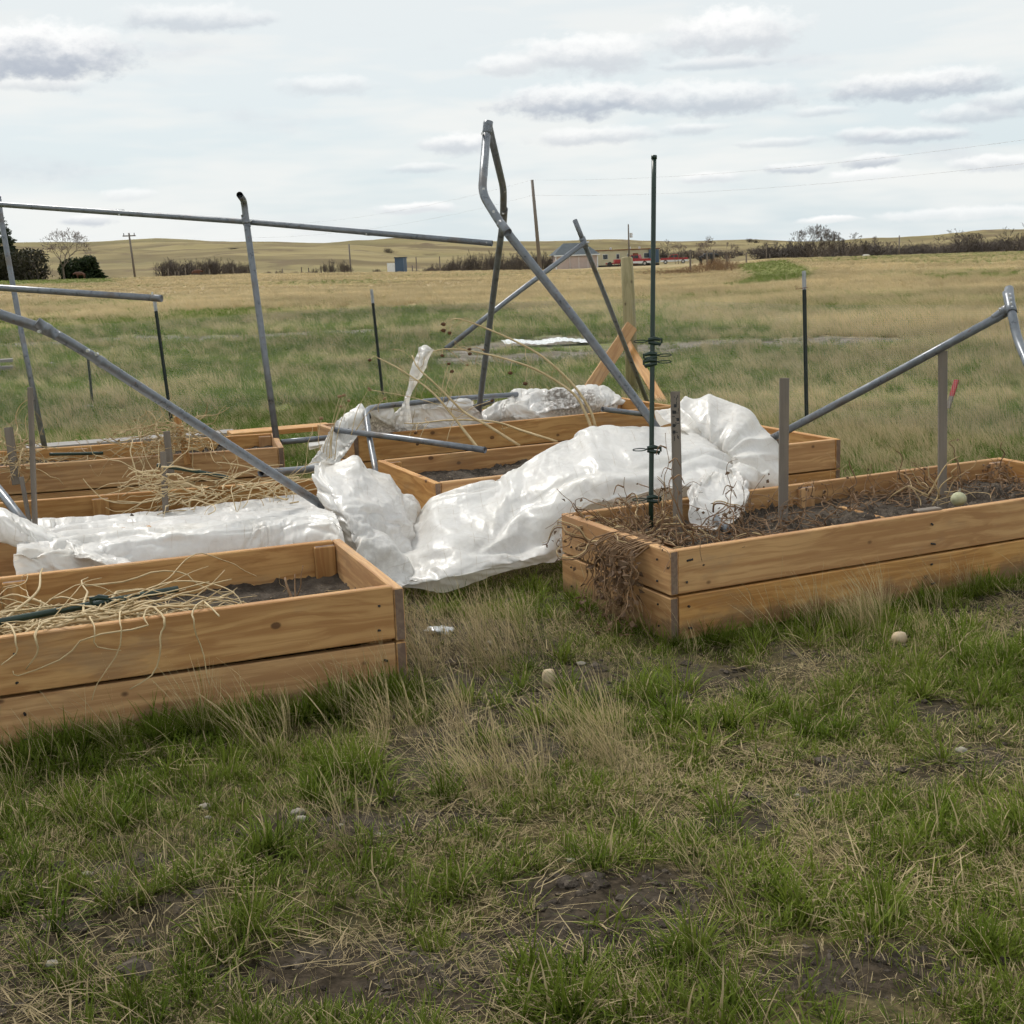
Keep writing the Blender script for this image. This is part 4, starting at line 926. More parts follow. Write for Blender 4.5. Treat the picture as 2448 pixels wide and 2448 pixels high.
tangle('dry vines clinging to the dark stake at the bed end', lambda r_: at(r_.uniform(-20, 80), r_.uniform(1060, 1112), r_.uniform(7.8, 8.1)), 60, 25, 'vine_tan', (.005, .0018), .05, (4, 9), .45, .28, base=at(30, 1112, 7.95), leaves=60, leafmat='vine_tan')
# big brown tomato plant hanging over the right bed's corner
e = empty('dead_plant', bedpt('B', .15, .45, .26)); tag(e, 'brown withered plant sprawling over the corner of the right bed', 'dead plant'); b = np.array(e.location); rnd = random.Random(31); paths = []
for _ in range(120):
    p = bedpt('B', abs(rnd.gauss(.22, .17)), rnd.uniform(.15, .85), rnd.uniform(.26, .36)); a = rnd.uniform(0, 6.28)
    paths.append(wander(p, (math.cos(a), math.sin(a), rnd.uniform(0, 1.2)), rnd.randint(4, 9), .045, rnd, .45, .08, .27))
for _ in range(46):
    v = .14 + .36 * rnd.random(); p = bedpt('B', .05, v, .38); q = bedpt('B', -.05 - rnd.uniform(0, .06), v + rnd.gauss(0, .03), .36 - rnd.uniform(0, .06)); n = rnd.randint(4, 9)
    P = [bedpt('B', .16, v, .33), p, q]
    for k in range(n): P.append(P[-1] + np.array([rnd.gauss(0, .022), rnd.gauss(-.004, .02), -.042]))
    P = [np.array([x[0], x[1], max(x[2], .02)]) for x in P]; paths.append(P)
for (x0, y0), (x1, y1) in (((1495, 1290), (1492, 1140)), ((1590, 1250), (1589, 1035)), ((1630, 1240), (1600, 1100)), ((1540, 1280), (1480, 1180)), ((1700, 1245), (1760, 1150))):
    d = 5.6; P = [at(x0 + (x1 - x0) * t + rnd.gauss(0, 5), y0 + (y1 - y0) * t, d) for t in np.linspace(0, 1, 7)]; paths.append(P)
    paths.append([P[4], P[4] + np.array([.03, 0, .02]), P[4] + np.array([.05, 0, -.02])]); paths.append([P[5], P[5] + np.array([-.03, 0, .01]), P[5] + np.array([-.045, 0, -.03])])
paths = [[q - b for q in P] for P in paths]
vine_mesh('stem', e, paths[:40], .0055, .0022, 'vine_brown')['kind'] = 'stuff'; vine_mesh('stem', e, paths[40:], .0035, .0014, 'vine_brown', 4)['kind'] = 'stuff'
leafs(e, paths[120:166], 260, rnd, 'leaf_brown', (.015, .045)); leafs(e, paths[:120], 330, rnd, 'leaf_brown', (.012, .03))
vine_mesh('stem', e, [[q + np.array([0, 0, .01]) for q in P] for P in paths[:36]], .0036, .0016, 'vine_tan', 4)['kind'] = 'stuff'
for i, (u0, u1, v0, v1, n, lab) in enumerate(((1.2, 2.05, .55, .88, 70, 'low brown dead vines along the back board of the right bed'), (.65, 1.1, .25, .75, 46, 'brown dead stems around the stake at the pipe end'), (2.0, 2.6, .35, .85, 60, 'withered vines beyond the gourd in the right bed'), (.35, .75, .2, .6, 40, 'brown leaf litter below the hanging plastic flap'))):
    tangle(lab, bb('B', u0, u1, v0, v1, .28, .31), n, 40 + i, 'vine_brown', (.0042, .0016), .04, (4, 8), .5, .275, leaves=150, base=bedpt('B', (u0 + u1) / 2, (v0 + v1) / 2, .27), name='dead_plant', cat='dead plant', up=.5, bed='B')
tangle('tan dry stems around the stake beside the gourd', lambda r_: at(r_.uniform(2190, 2270), r_.uniform(1165, 1210), 6.25), 14, 47, 'vine_tan', (.004, .0018), .05, (3, 6), .4, .28, base=at(2230, 1210, 6.25), up=.9)
# dried sunflowers
def flower_stem(label, pts, d, heads, r0=.0105, r1=.0036, base=None):
    W_ = [at(x, y, dd) for (x, y), dd in zip(pts, np.linspace(d[0], d[1], len(pts)))]
    e = empty('dried_sunflower', W_[0]); tag(e, label, 'dried plant', 'dried sunflower stalks'); b = W_[0]; mb = MB(); Q = crom([w - b for w in W_], 30); mb.tube(Q, np.linspace(r0, r1, 30), 7); mb.build('stem', M['vine_pale'], e, True)
    rt = random.Random(len(label))
    for _ in range(7):
        j = rt.randint(8, 28); a = Q[j]; tw = MB(); tw.tube(crom(wander(a, (rt.gauss(-.3, .5), rt.gauss(0, .4), rt.gauss(-.2, .6)), 4, rt.uniform(.02, .05), rt, .3), 10), np.linspace(.0026, .0012, 10), 5); tw.build('twig', M['vine_tan'], e, True)
    for (hx, hy, k, s) in heads:
        h = at(hx, hy, d[1] * .5 + d[0] * .5) - b; j = min(29, int(k * 29)); tw = MB(); a = Q[j]; tw.tube(crom([a, a * .5 + h * .5 + np.array([0, 0, .02]), h], 8), np.linspace(r1 * .7, .0026, 8), 5); tw.build('side_stem', M['vine_pale'], e, True)
        lump('seed_head', h, s, 'seedhead' if s > .011 else 'seedhead_pale', None, None, (1, .8, .75), hx, .25, False, 8, None, e)
    return e
flower_stem('dried sunflower stalk arching highest with a cluster of brown heads', [(1424, 1022), (1410, 980), (1370, 920), (1300, 855), (1230, 815), (1150, 780), (1100, 763), (1080, 764)], (8.6, 8.6), [(1060, 775, .97, .016), (1060, 790, .99, .017), (1075, 796, 1., .014)])
flower_stem('dried sunflower stalk arching low over the plastic strip', [(1414, 1026), (1398, 985), (1370, 940), (1290, 888), (1215, 860), (1130, 840), (1070, 834), (1035, 840)], (8.55, 8.55), [(1122, 835, .8, .014), (1123, 846, .82, .013), (1057, 850, .92, .013), (1220, 892, .58, .016), (1256, 917, .5, .016), (1155, 836, .76, .009)])
flower_stem('dried sunflower stalk leaning left out of the middle bed', [(1146, 1076), (1110, 1030), (1075, 985), (1030, 935), (960, 885), (905, 856)], (8.3, 8.5), [(884, 861, 1., .013), (1073, 870, .55, .012), (1080, 888, .5, .014), (1117, 872, .45, .010)])
flower_stem('dried sunflower stalk crossing low behind the upright pipe', [(1242, 1066), (1170, 1020), (1110, 985), (1045, 922), (1000, 880), (985, 850)], (8.3, 8.5), [(885, 932, .4, .011), (940, 835, .95, .006)])
flower_stem('dried stalk lying flat along the back bed rim', [(1332, 1056), (1250, 1030), (1180, 1008), (1080, 1004), (1000, 1012), (966, 1012)], (8.4, 8.9), [(994, 1035, .8, .013), (1176, 958, .6, .012), (998, 1062, .75, .012), (1066, 1062, .6, .012)], .009)
e = empty('dried_flower', at(790, 1110, 8.2)); tag(e, 'small dry flower stems with round heads beside the left plastic tail', 'dried plant'); b = np.array(e.location)
for (x0, y0, x1, y1, s) in ((788, 1100, 812, 948, .014), (786, 1105, 822, 945, .013), (800, 1100, 834, 958, .012), (792, 1095, 815, 972, .010), (770, 1095, 768, 1000, .014), (840, 1040, 882, 928, .010), (850, 1030, 918, 954, .009), (905, 985, 920, 952, .009), (775, 1110, 790, 1030, .004), (782, 1110, 798, 1020, .004)):
    P = crom([at(x0, y0, 8.2) - b, at((x0 + x1) / 2 - 8, (y0 + y1) / 2, 8.2) - b, at(x1, y1, 8.2) - b], 10); mb = MB(); mb.tube(P, np.linspace(.003, .0015, 10), 5); mb.build('stem', M['vine_pale'], e, True)
    if s > .005: lump('seed_head', P[-1], s, 'seedhead_pale', None, None, (1, .85, .75), x1, .25, False, 8, None, e)

# ---------------------------------------------------------------- garden fence
fence = empty('garden_fence', (0, 0, 0)); tag(fence, 'fine wire netting fence on black steel posts with white tops behind the beds', 'fence')
FP = {}
def tpost(px0, py0, px1, py1, white=.12):
    b = onground(px1, py1); d = float((b - CC) @ CF); t = at(px0, py0, d); FP[px0] = (b, t); ax = t - b; L = np.linalg.norm(ax); ax /= L
    q = Vector(ax).to_track_quat('Z', 'Y').to_euler()
    o = MB().box((0, 0, (L - white) / 2), (.034, .005, L - white)).box((0, .014, (L - white) / 2), (.005, .026, L - white))
    for k in range(int((L - white) / .055)): o.box((0, -.005, .03 + k * .055), (.010, .008, .014))
    o = o.build('post', M['tpost'], fence, False, b, q)
    MB().box((0, 0, L - white / 2), (.034, .005, white)).box((0, .014, L - white / 2), (.005, .026, white)).build('post_top', M['tpost_white'], o)
    return b, t
p1 = tpost(369, 716, 411, 1018); p2 = tpost(888, 692, 916, 955, .16); p4 = tpost(1922, 648, 1929, 1030, .16)
mb = MB(); c0 = at(1921, 688, float((p4[0] - CC) @ CF) - .03)
pts = [c0 + np.array([.06 * math.sin(t * 9) * (1 - t) - .08 * t, -.01, .02 * math.cos(t * 7) * t]) for t in np.linspace(0, 1, 16)]; mb.tube(pts, .0022, 5); mb.build('tie_wire', M['rust'], fence)
b3 = onground(1514, 948); d3 = float((b3 - CC) @ CF); t3 = at(1498, 616, d3)
ax3 = t3 - b3; L3 = np.linalg.norm(ax3)
pe = obj('round_post', *tube_arrays([(-.1, 0, 0), (L3 * .3, 0, 0), (L3 * .7, 0, 0), (L3 - .012, 0, 0), (L3, 0, 0)], np.array([.075, .073, .070, .068, .060]), 18), M['post_wood'], fence, True, b3, Vector(ax3 / L3).to_track_quat('X', 'Z').to_euler())
def brace(a, b, d0, d1, w=.14):
    p = at(*a, d0); q = at(*b, d1); L = np.linalg.norm(q - p); me = board_mesh(L, .04, w, .003); me.materials.append(M['pine']); o = bpy.data.objects.new('brace', me); col.objects.link(o); o.parent = fence
    ax = (q - p) / L; sd = np.cross(ax, [0, 1, 0]); sd /= np.linalg.norm(sd); fr = np.cross(sd, ax); mt = Matrix.Identity(4); c = (p + q) / 2
    for i in range(3): mt[i][0] = ax[i]; mt[i][1] = fr[i]; mt[i][2] = sd[i]; mt[i][3] = c[i]
    o.matrix_world = mt
brace((1510, 780), (1392, 958), d3 - .12, d3 - .9); brace((1492, 812), (1592, 975), d3 - .05, d3 - 1.1, .10)
def net(a, b, name='netting'):
    (a0, a1), (b0, b1) = a, b; L = np.linalg.norm(b0 - a0); n = int(L / .016); rows = 62; S = []
    v = []; f = []; w = .0006; ax = (b0 - a0) / L
    for i in range(n + 1):
        t = i / n; p = a0 + (b0 - a0) * t; q = a1 + (b1 - a1) * t; k = len(v); v += [p - ax * w, p + ax * w, q + ax * w, q - ax * w]; f.append((k, k + 1, k + 2, k + 3))
    for j in range(rows + 1):
        t = j / rows; p = a0 + (a1 - a0) * t; q = b0 + (b1 - b0) * t; k = len(v); z = np.array([0, 0, w]); v += [p - z, q - z, q + z, p + z]; f.append((k, k + 1, k + 2, k + 3))
    o = obj(name, v, f, M['wire'], fence); o['kind'] = 'stuff'
pz = np.array([0, 0, 1.05])
cut = lambda pr: (pr[0], pr[0] + (pr[1] - pr[0]) / np.linalg.norm(pr[1] - pr[0]) * 1.08)
lft = onground(-250, 1075); rgt = onground(2750, 1080)
net((lft, lft + pz), cut(p1)); net(cut(p1), cut(p2)); net(cut(p2), cut((b3, t3))); net(cut((b3, t3)), cut(p4)); net(cut(p4), (rgt, rgt + pz))
b = onground(222, 972); mb = MB(); mb.box((0, 0, .28), (.03, .006, .58)).box((0, .012, .28), (.006, .024, .58)); tag(mb.build('short_post', M['tpost'], None, False, b), 'short black steel post standing alone in the grass left', 'post')
lump('stone', onground(222, 978) + np.array([-.03, -.1, .03]), .06, 'stone', 'tan rock at the foot of the short black post', 'stone', (1.3, .8, .6), 77, .35)
d = 11.6; p = at(2267, 972, d); t_ = at(2287, 908, d); ax = t_ - p; L = np.linalg.norm(ax); e = empty('marker_stake', p); tag(e, 'red topped marker stake leaning behind the netting', 'stake'); q = Vector(ax / L).to_track_quat('Z', 'Y').to_euler()
MB().box((0, 0, L * .16), (.045, .016, L * .46)).build('stake_foot', M['stake'], e, False, None, q); MB().box((0, 0, L * .70), (.046, .017, L * .60)).build('red_top', M['red'], e, False, None, q)
# white sheet metal on the grass and grey boards at the far left
def sheetmetal():
    a = onground(1208, 832); b = onground(1424, 824); ax = b - a; L = np.linalg.norm(ax); n = 60; v = []; f = []
    for i in range(n + 1):
        for j, (s, h) in enumerate(((0, .01), (.22, .04), (.5, .05))):
            c = .006 * math.cos(i * 1.3); p = a + ax * i / n + np.array([-.15 * s, s, h + .05 + c + .02 * math.sin(i * .2)]); v.append(p)
    for i in range(n):
        for j in range(2): f.append((i * 3 + j, (i + 1) * 3 + j, (i + 1) * 3 + j + 1, i * 3 + j + 1))
    tag(obj('metal_sheet', v, f, M['white_paint'], None, True), 'white corrugated metal sheet lying in the green field', 'metal sheet')
sheetmetal()
p = onground(-6, 895); mb = MB(); mb.box((0, 0, .10), (.5, .25, .05)).box((.05, -.05, .22), (.42, .2, .05)).box((-.1, 0, .04), (.1, .2, .08)).box((.0, 0, .16), (.1, .2, .08)); tag(mb.build('timber_pile', M['grey_plank'], None, False, p, (0, 0, .3)), 'small pile of grey timber in the grass at the far left', 'timber')
plank('plank', (95, 862), (122, 868), .14, .03, 'grey_plank', 'pale scrap board lying in the green field', .05)

# ---------------------------------------------------------------- background: trees, brush, buildings, poles
def ztop(px, py, dist): return EYE + slope_of(px, py) * dist
def branchy(seed, h, stems=1, depth=5, spread=.55, r0=None, up=.35, ratio=.72, kids=(2, 3), wind=0.):
    rnd = random.Random(seed); S = []
    r0 = r0 or h * .018
    def grow(p, d, L, r, k):
        d = d / np.linalg.norm(d); n = 2
        for _ in range(n):
            d2 = d + np.array([rnd.gauss(0, .10), rnd.gauss(0, .10), rnd.gauss(.02, .05)]); d2 /= np.linalg.norm(d2)
            q = p + d2 * L / n; S.append((*p, *q, r, r * .86)); p = q; d = d2; r *= .86
        if k == 0: return
        for _ in range(rnd.randint(*kids)):
            a = rnd.uniform(0, 6.28); t = np.cross(d, [math.cos(a), math.sin(a), .3]); t /= np.linalg.norm(t) + 1e-9
            grow(p, d * (1 - spread * .4) + t * spread * rnd.uniform(.6, 1.3) + np.array([wind, 0, up * .25]), L * ratio * rnd.uniform(.75, 1.1), r * .68, k - 1)
    for s in range(stems):
        a = rnd.uniform(0, 6.28); sp = 0 if stems == 1 else rnd.uniform(.15, .9)
        grow(np.array([math.cos(a) * sp * h * .25, math.sin(a) * sp * h * .25, -.1]), np.array([math.cos(a) * sp, math.sin(a) * sp, 1.]), h * (.34 if stems == 1 else rnd.uniform(.22, .36)), r0 * (1 if stems == 1 else .6), depth)
    return np.array(S)
def bare_tree(name, label, pos, h, seed, width=None, group=None, cat='tree', mats=('bark', 'twig'), **kw):
    S = branchy(seed, 1., **kw); S[:, [2, 5]] -= 0; zt = S[:, 5].max(); S = S / zt * h; S[:, 6:] = np.maximum(S[:, 6:], h * .0022)
    if width: w = max(np.ptp(S[:, 3]), .01); S[:, [0, 1, 3, 4]] *= width / w
    e = empty(name, pos); tag(e, label, cat, group); thick = S[:, 6] > np.quantile(S[:, 6], .93)
    v, f = sticks(S[thick], 5); obj('trunk', v, f, M[mats[0]], e); v, f = sticks(S[~thick], 3); obj('crown', v, f, M[mats[1]], e); return e
def leafy(seed, n, shape, s):
    r_ = np.random.default_rng(seed); P = []
    while len(P) < n:
        q = r_.uniform(-1, 1, 3); q[2] = (q[2] + 1) / 2
        if shape(q, r_): P.append(q)
    P = np.array(P); a = r_.normal(size=(n, 3)); a /= np.linalg.norm(a, axis=1)[:, None]; b = np.cross(a, r_.normal(size=(n, 3))); b /= np.linalg.norm(b, axis=1)[:, None]
    return P, a, b, r_.uniform(.6, 1.3, n) * s
def leaf_mesh(P, a, b, L):
    v = np.stack([P - a * L[:, None], P + b * L[:, None] * .45, P + a * L[:, None], P - b * L[:, None] * .45], 1).reshape(-1, 3)
    return v, np.arange(len(P) * 4).reshape(-1, 4)
def evergreen(name, label, pos, h, w, seed, n, kind, mat, s, cat='tree', group=None):
    if kind == 'cone':
        lay = lambda q, r_: math.hypot(q[0], q[1]) < (1.02 - q[2]) * (.62 + .38 * abs(math.sin(q[2] * 23))) * (.75 + .35 * math.sin(3 * math.atan2(q[1], q[0]) + q[2] * 9)) and math.hypot(q[0], q[1]) > (1 - q[2]) * .12
    else:
        lob = [(math.cos(k * 2.4 + seed) * .55, math.sin(k * 2.4 + seed) * .55, .25 + .45 * ((k * .37 + seed * .13) % 1), .28 + .18 * ((k * .61) % 1)) for k in range(11)]
        lay = lambda q, r_: any(.45 < math.sqrt((q[0] - x) ** 2 + (q[1] - y) ** 2 + (1.3 * (q[2] - z)) ** 2) / r < 1 + .25 * r_.random() for x, y, z, r in lob) or (abs(q[0]) < .75 and abs(q[1]) < .7 and q[2] < .28 and r_.random() < .5)
    P, a, b, L = leafy(seed, n, lay, s); P = P * np.array([w / 2, w / 2, h]); L = L
    if kind == 'cone': a[:, 2] *= .5
    e = empty(name, pos); tag(e, label, cat, group); v, f = leaf_mesh(P, a, b, L); obj('crown', v, f, M[mat], e)
    mb = MB(); mb.tube([(0, 0, -.2), (0, 0, h * .5), (0, 0, h * .93)], [h * .022, h * .014, h * .003], 6); mb.build('trunk', M['bark'], e); return e
D = 152
def size_at(px, ytop, dist, gp): return ztop(px, ytop, dist) - gp[2]
gp = gpt(22, 165); evergreen('spruce_tree', 'tall dark spruce rising behind the bushes at the left edge', gp, size_at(25, 512, 165, gp), 5.6, 1, 4200, 'cone', 'needle', .26)
gp = gpt(30, 158); evergreen('evergreen_bush', 'large dark olive bush below the spruce', gp, size_at(50, 588, 158, gp) , 9.0, 2, 4200, 'bush', 'shrub_leaf', .24, 'bush')
gp = gpt(-70, 160); evergreen('evergreen_bush', 'dark evergreen bush left of the spruce trunk', gp, size_at(-60, 560, 160, gp), 7, 3, 2500, 'bush', 'juniper', .24, 'bush')
gp = gpt(185, 156); evergreen('juniper_bush', 'wide dark green juniper bush beside the bare tree', gp, size_at(205, 610, 156, gp), 4.6, 4, 3200, 'bush', 'juniper', .20, 'bush')
gp = gpt(228, 155); evergreen('juniper_bush', 'smaller pointed juniper at the right of the wide one', gp, size_at(228, 607, 155, gp), 2.4, 9, 1500, 'cone', 'juniper', .20, 'bush')
gp = gpt(85, 156); bare_tree('bare_shrub', 'grey leafless shrub between the dark bush and the bare tree', gp, size_at(85, 600, 156, gp), 12, 4.5, None, 'bush', ('brush', 'brush'), stems=9, depth=4, spread=.6, r0=.03)
gp = gpt(152, 154); bare_tree('bare_tree', 'leafless tree with a pale fine crown beside the junipers', gp, size_at(145, 544, 154, gp), 24, 5.6, depth=6, spread=.62, r0=.028, kids=(3, 3), ratio=.76)
# right hand bare trees
gp = gpt(1975, 260); bare_tree('bare_tree', 'spreading leafless tree leaning right above the treeline', gp, size_at(1990, 532, 260, gp), 33, 15, depth=6, spread=.62, r0=.024, stems=6, kids=(2, 4), wind=.15, mats=('bark', 'brush'))
gp = gpt(1718, 105); bare_tree('bare_tree', 'leafless young tree in the brown brush near the track', gp, size_at(1718, 563, 105, gp), 35, 3.8, depth=6, spread=.45, r0=.016, stems=5)
gp = gpt(1622, 240); bare_tree('bare_tree', 'small leafless tree behind the white and red pickup', gp, size_at(1622, 570, 240, gp), 37, 5, depth=6, spread=.5, r0=.02, stems=3)
gp = gpt(2312, 300); bare_tree('bare_tree', 'rounded leafless tree standing above the dark hedge', gp, size_at(2312, 543, 300, gp), 39, 9, depth=6, spread=.5, r0=.022, stems=8, mats=('bark', 'brush'))
gp = gpt(2440, 300); bare_tree('bare_tree', 'leafless tree at the far right end of the hedge', gp, size_at(2440, 530, 300, gp), 43, 10, depth=6, spread=.5, r0=.022, stems=7, mats=('bark', 'brush'))
gp = gpt(2105, 330); bare_tree('bare_tree', 'pale wispy leafless tree showing over the hedge', gp, size_at(2105, 562, 330, gp), 45, 6, depth=6, spread=.5, r0=.02, stems=4)
# dark brush: prototypes copied
protos = []
def brush_proto(seed, mats=('brush', 'brush'), stems=26, r0=.05):
    S = branchy(seed, 1., stems=stems, depth=3, spread=.7, r0=r0, kids=(2, 3)); S /= S[:, 5].max(); S[:, [0, 1, 3, 4]] *= 1.7 / np.ptp(S[:, 3]); S[:, 6:] = np.maximum(S[:, 6:], .006)
    v, f = sticks(S, 3); me = bpy.data.meshes.new('crown'); me.from_pydata(v.tolist(), [], f.tolist()); me.materials.append(M[mats[1]]); return me
bm_d = [brush_proto(s) for s in (51, 52, 53)]; bm_t = [brush_proto(s, ('brush_tan', 'brush_tan'), 18, .03) for s in (61, 62)]
_bc = [0]
def brush(px, ytop, dist, w, label, group, tan=False, base=None):
    gp = gpt(px, dist); h = max(.4, ztop(px, ytop, dist) - gp[2]); me = (bm_t if tan else bm_d)[_bc[0] % (2 if tan else 3)]; _bc[0] += 1
    o = bpy.data.objects.new('bare_shrub', me); col.objects.link(o); o.location = tuple(gp); o.scale = (w / 1.7, w / 1.7, h); o.rotation_euler = (0, 0, _bc[0] * 2.1); tag(o, label, 'bush', group)
rnd = random.Random(77)
for px in range(385, 605, 17): brush(px + rnd.uniform(-6, 6), 616 + rnd.uniform(-4, 6) + max(0, (px - 560) * .3), 172 + rnd.uniform(-5, 8), 3.2, 'dark leafless shrub in the thicket below the left hill', 'dark thicket shrubs left')
for px, yt in ((640, 646), (668, 645), (700, 648), (775, 625), (795, 618), (815, 617), (830, 626), (755, 640), (735, 648), (900, 640), (1000, 646)): brush(px, yt, 178 + rnd.uniform(-4, 6), 1.8, 'dark leafless shrub along the far field edge', 'shrubs along the field edge')
for px in range(1010, 1320, 17): brush(px, 640 - min(1, max(0, (px - 1005) / 120)) * 40 + rnd.uniform(-4, 4), 205 + rnd.uniform(-6, 10), 3.4, 'brown leafless shrub on the shaded bank near the pink shed', 'shrubs on the shaded bank')
for px in range(1830, 2700, 14):
    if 1880 < px < 2010: yt = 576
    else: yt = 584 - (px - 1830) / 620 * 24
    if rnd.random() < .25: continue
    brush(px + rnd.uniform(-8, 8), yt + rnd.uniform(-11, 17), 310 + rnd.uniform(-20, 30), 9.5, 'dark leafless shrub of the long hedge below the right hills', 'long dark hedge')
for px in range(1560, 1840, 30): brush(px, 592 + rnd.uniform(-6, 8), 360 + rnd.uniform(-15, 30), 7, 'dark leafless shrub on the slope behind the pickups', 'shrubs behind the pickups')
for px, yt in ((1650, 632), (1672, 622), (1690, 615), (1705, 612), (1722, 610), (1738, 612), (1755, 622), (1612, 640), (1590, 642), (1550, 640), (1632, 640)): brush(px, yt, 100 + rnd.uniform(-4, 4), 1.7, 'brown dry brush clump near the green track', 'brown brush by the track', True)
# small far bushes dotted on the hill
for px, yt, ds in ((1793, 568, 900), (1808, 571, 880), (1792, 580, 640), (1840, 585, 600), (1700, 575, 900), (560, 592, 560), (930, 588, 700)): brush(px, yt, ds, 6, 'tiny dark bush on the bare hillside', 'bushes on the hillside')

def house():                            # pink shed with dark gable roof
    ds = 200; gp = gpt(1372, ds); e = empty('shed', gp, R(4)); tag(e, 'small pink shed with a dark pitched roof', 'shed'); w, dp, hw, hr = 6.2, 6.5, 2.15, 1.75
    mb = MB(); mb.box((0, 0, hw / 2), (w, dp, hw)); v = [(-w / 2, -dp / 2, hw), (w / 2, -dp / 2, hw), (w / 2, dp / 2, hw), (-w / 2, dp / 2, hw), (-w / 2, 0, hw + .01), (w / 2, 0, hw + .01)]; mb.build('wall', M['pink'], e)
    o_ = .35; mb = MB(); W2, D2 = w / 2 + o_, dp / 2 + o_
    v = [(-W2, -D2, hw), (W2, -D2, hw), (W2, D2, hw), (-W2, D2, hw), (-W2 * .45, 0, hw + hr), (W2 * .45, 0, hw + hr)]
    mb.add(v, [(0, 1, 5, 4), (2, 3, 4, 5), (1, 2, 5), (3, 0, 4), (3, 2, 1, 0)]); mb.build('roof', M['roof'], e)
    MB().box((0, -dp / 2 - o_ - .02, hw - .06), (w + .7, .06, .16)).build('fascia', M['white_paint'], e)
    d = MB().box((.3, -dp / 2 - .03, .95), (2.6, .06, 1.9)).build('door', M['pink'], e)
    for x in (-1.05, 1.65, .3): MB().box((x, -dp / 2 - .08, .95), (.06, .05, 1.9)).build('door_trim', M['white_paint'], d)
    for x in (-w / 2, w / 2): MB().box((x, -dp / 2 - .01, hw / 2), (.14, .08, hw)).build('corner_trim', M['white_paint'], e)
house()
def trailer():
    ds = 235; gp = gpt(1490, ds); e = empty('mobile_home', gp, R(2)); tag(e, 'long cream mobile home with a rusty flat roof edge', 'house'); L = 12.2
    MB().box((0, 0, 1.55), (L, 3.6, 2.5)).build('wall', M['cream'], e); MB().box((0, 0, .18), (L, 3.5, .36)).build('skirt', M['dark'], e)
    MB().box((0, 0, 2.87), (L + .3, 3.9, .16)).build('roof', M['rust'], e)
    for x, w_ in ((-3.4, .8), (-1.2, .5), (3.9, 1.0), (.7, .4)):
        f = MB().box((x, -1.83, 1.75), (w_ + .12, .06, .9)).build('window', M['white_paint'], e); MB().box((x, -1.87, 1.75), (w_, .05, .78)).build('pane', M['glass'], f)
    d = MB().box((1.9, -1.83, 1.25), (.95, .06, 1.95)).build('door', M['rust'], e); MB().box((2.2, -1.88, 1.25), (.06, .04, .12)).build('handle', M['bolt'], d)
    MB().box((5.0, -2.6, 1.6), (1.6, 1.5, 2.3)).build('porch', M['blue'], e)
    for x in (-2.2, 1.2, 2.9): MB().box((x, .3, 3.12), (.35, .35, .4)).build('roof_vent', M['bolt'], e)
trailer()
def pickup(px, ds, rz, label):
    gp = gpt(px, ds); e = empty('pickup_truck', gp, rz); tag(e, label, 'truck', 'pickups by the mobile home')
    def prism(pts, w, name, mat, par=e, y0=None):
        n = len(pts); v = [(x, -w / 2, z) for x, z in pts] + [(x, w / 2, z) for x, z in pts]; f = [tuple(range(n - 1, -1, -1)), tuple(range(n, 2 * n))] + [(i, (i + 1) % n, (i + 1) % n + n, i + n) for i in range(n)]
        return obj(name, v, [q[::-1] for q in f], M[mat], par)
    prism([(-2.75, .45), (2.75, .45), (2.8, .95), (1.0, .98), (-2.75, .98)], 1.95, 'body', 'white_paint')
    prism([(-2.76, .80), (2.81, .80), (2.75, 1.18), (1.05, 1.22), (-.75, 1.22), (-.78, 1.18), (-2.76, 1.18)], 1.97, 'side_panel', 'red')
    c = prism([(-.85, 1.2), (1.15, 1.2), (.65, 1.85), (-.65, 1.88)], 1.75, 'cab', 'red')
    for s in (-1, 1):
        prism([(-.7, 1.27), (.10, 1.27), (.10, 1.76), (-.58, 1.76)], .02, 'window', 'glass', c).location = (0, s * .885, 0); prism([(.18, 1.27), (.95, 1.27), (.56, 1.76), (.18, 1.76)], .02, 'window', 'glass', c).location = (0, s * .885, 0)
        for x in (-1.75, 1.8):
            w_ = MB(); w_.tube([(x, s * .78, .4), (x, s * 1.0, .4)], .40, 16); w = w_.build('wheel', M['dark'], e); r_ = MB(); r_.tube([(x, s * .99, .4), (x, s * 1.02, .4)], .22, 12); r_.build('rim', M['bolt'], w)
    MB().box((2.82, 0, .55), (.12, 1.9, .2)).build('bumper', M['bolt'], e); MB().box((-2.82, 0, .55), (.12, 1.9, .2)).build('bumper', M['bolt'], e)
    for s in (-1, 1): MB().box((2.83, s * .7, .9), (.06, .3, .2)).build('headlight', M['white_paint'], e)
pickup(1612, 272, R(172), 'white and red pickup parked clear of the mobile home')
pickup(1520, 225, R(160), 'red and white pickup parked in front of the mobile home')
gp = gpt(1472, 215); e = empty('farm_implement', gp, R(10)); tag(e, 'rusty red farm implement parked in front of the mobile home', 'machine'); mb = MB(); mb.box((0, 0, .55), (3.4, .25, .2)).box((.3, 0, .9), (1.2, .8, .5)).build('frame', M['red'], e)
for x in (-1.2, .9):
    mb = MB(); mb.tube([(x, -.7, .4), (x, -.5, .4)], .42, 12); mb.build('wheel', M['dark'], e)
for k in range(5): MB().tube([(-1.6 + k * .7, .1, .5), (-1.6 + k * .7, .25, .1)], .05, 5).build('tine', M['rust'], e)
gp = gpt(948, 170); e = empty('portable_shed', gp, R(-12)); tag(e, 'small dark blue shed with a white lean-to at the field edge', 'shed'); MB().box((.55, 0, .85), (1.15, 1.5, 2.1)).build('wall', M['blue'], e); MB().box((.55, 0, 1.95), (1.3, 1.7, .12)).build('roof', M['roof'], e); MB().box((-.55, 0, .6), (1.05, 1.4, 1.4)).build('lean_to', M['white_paint'], e)
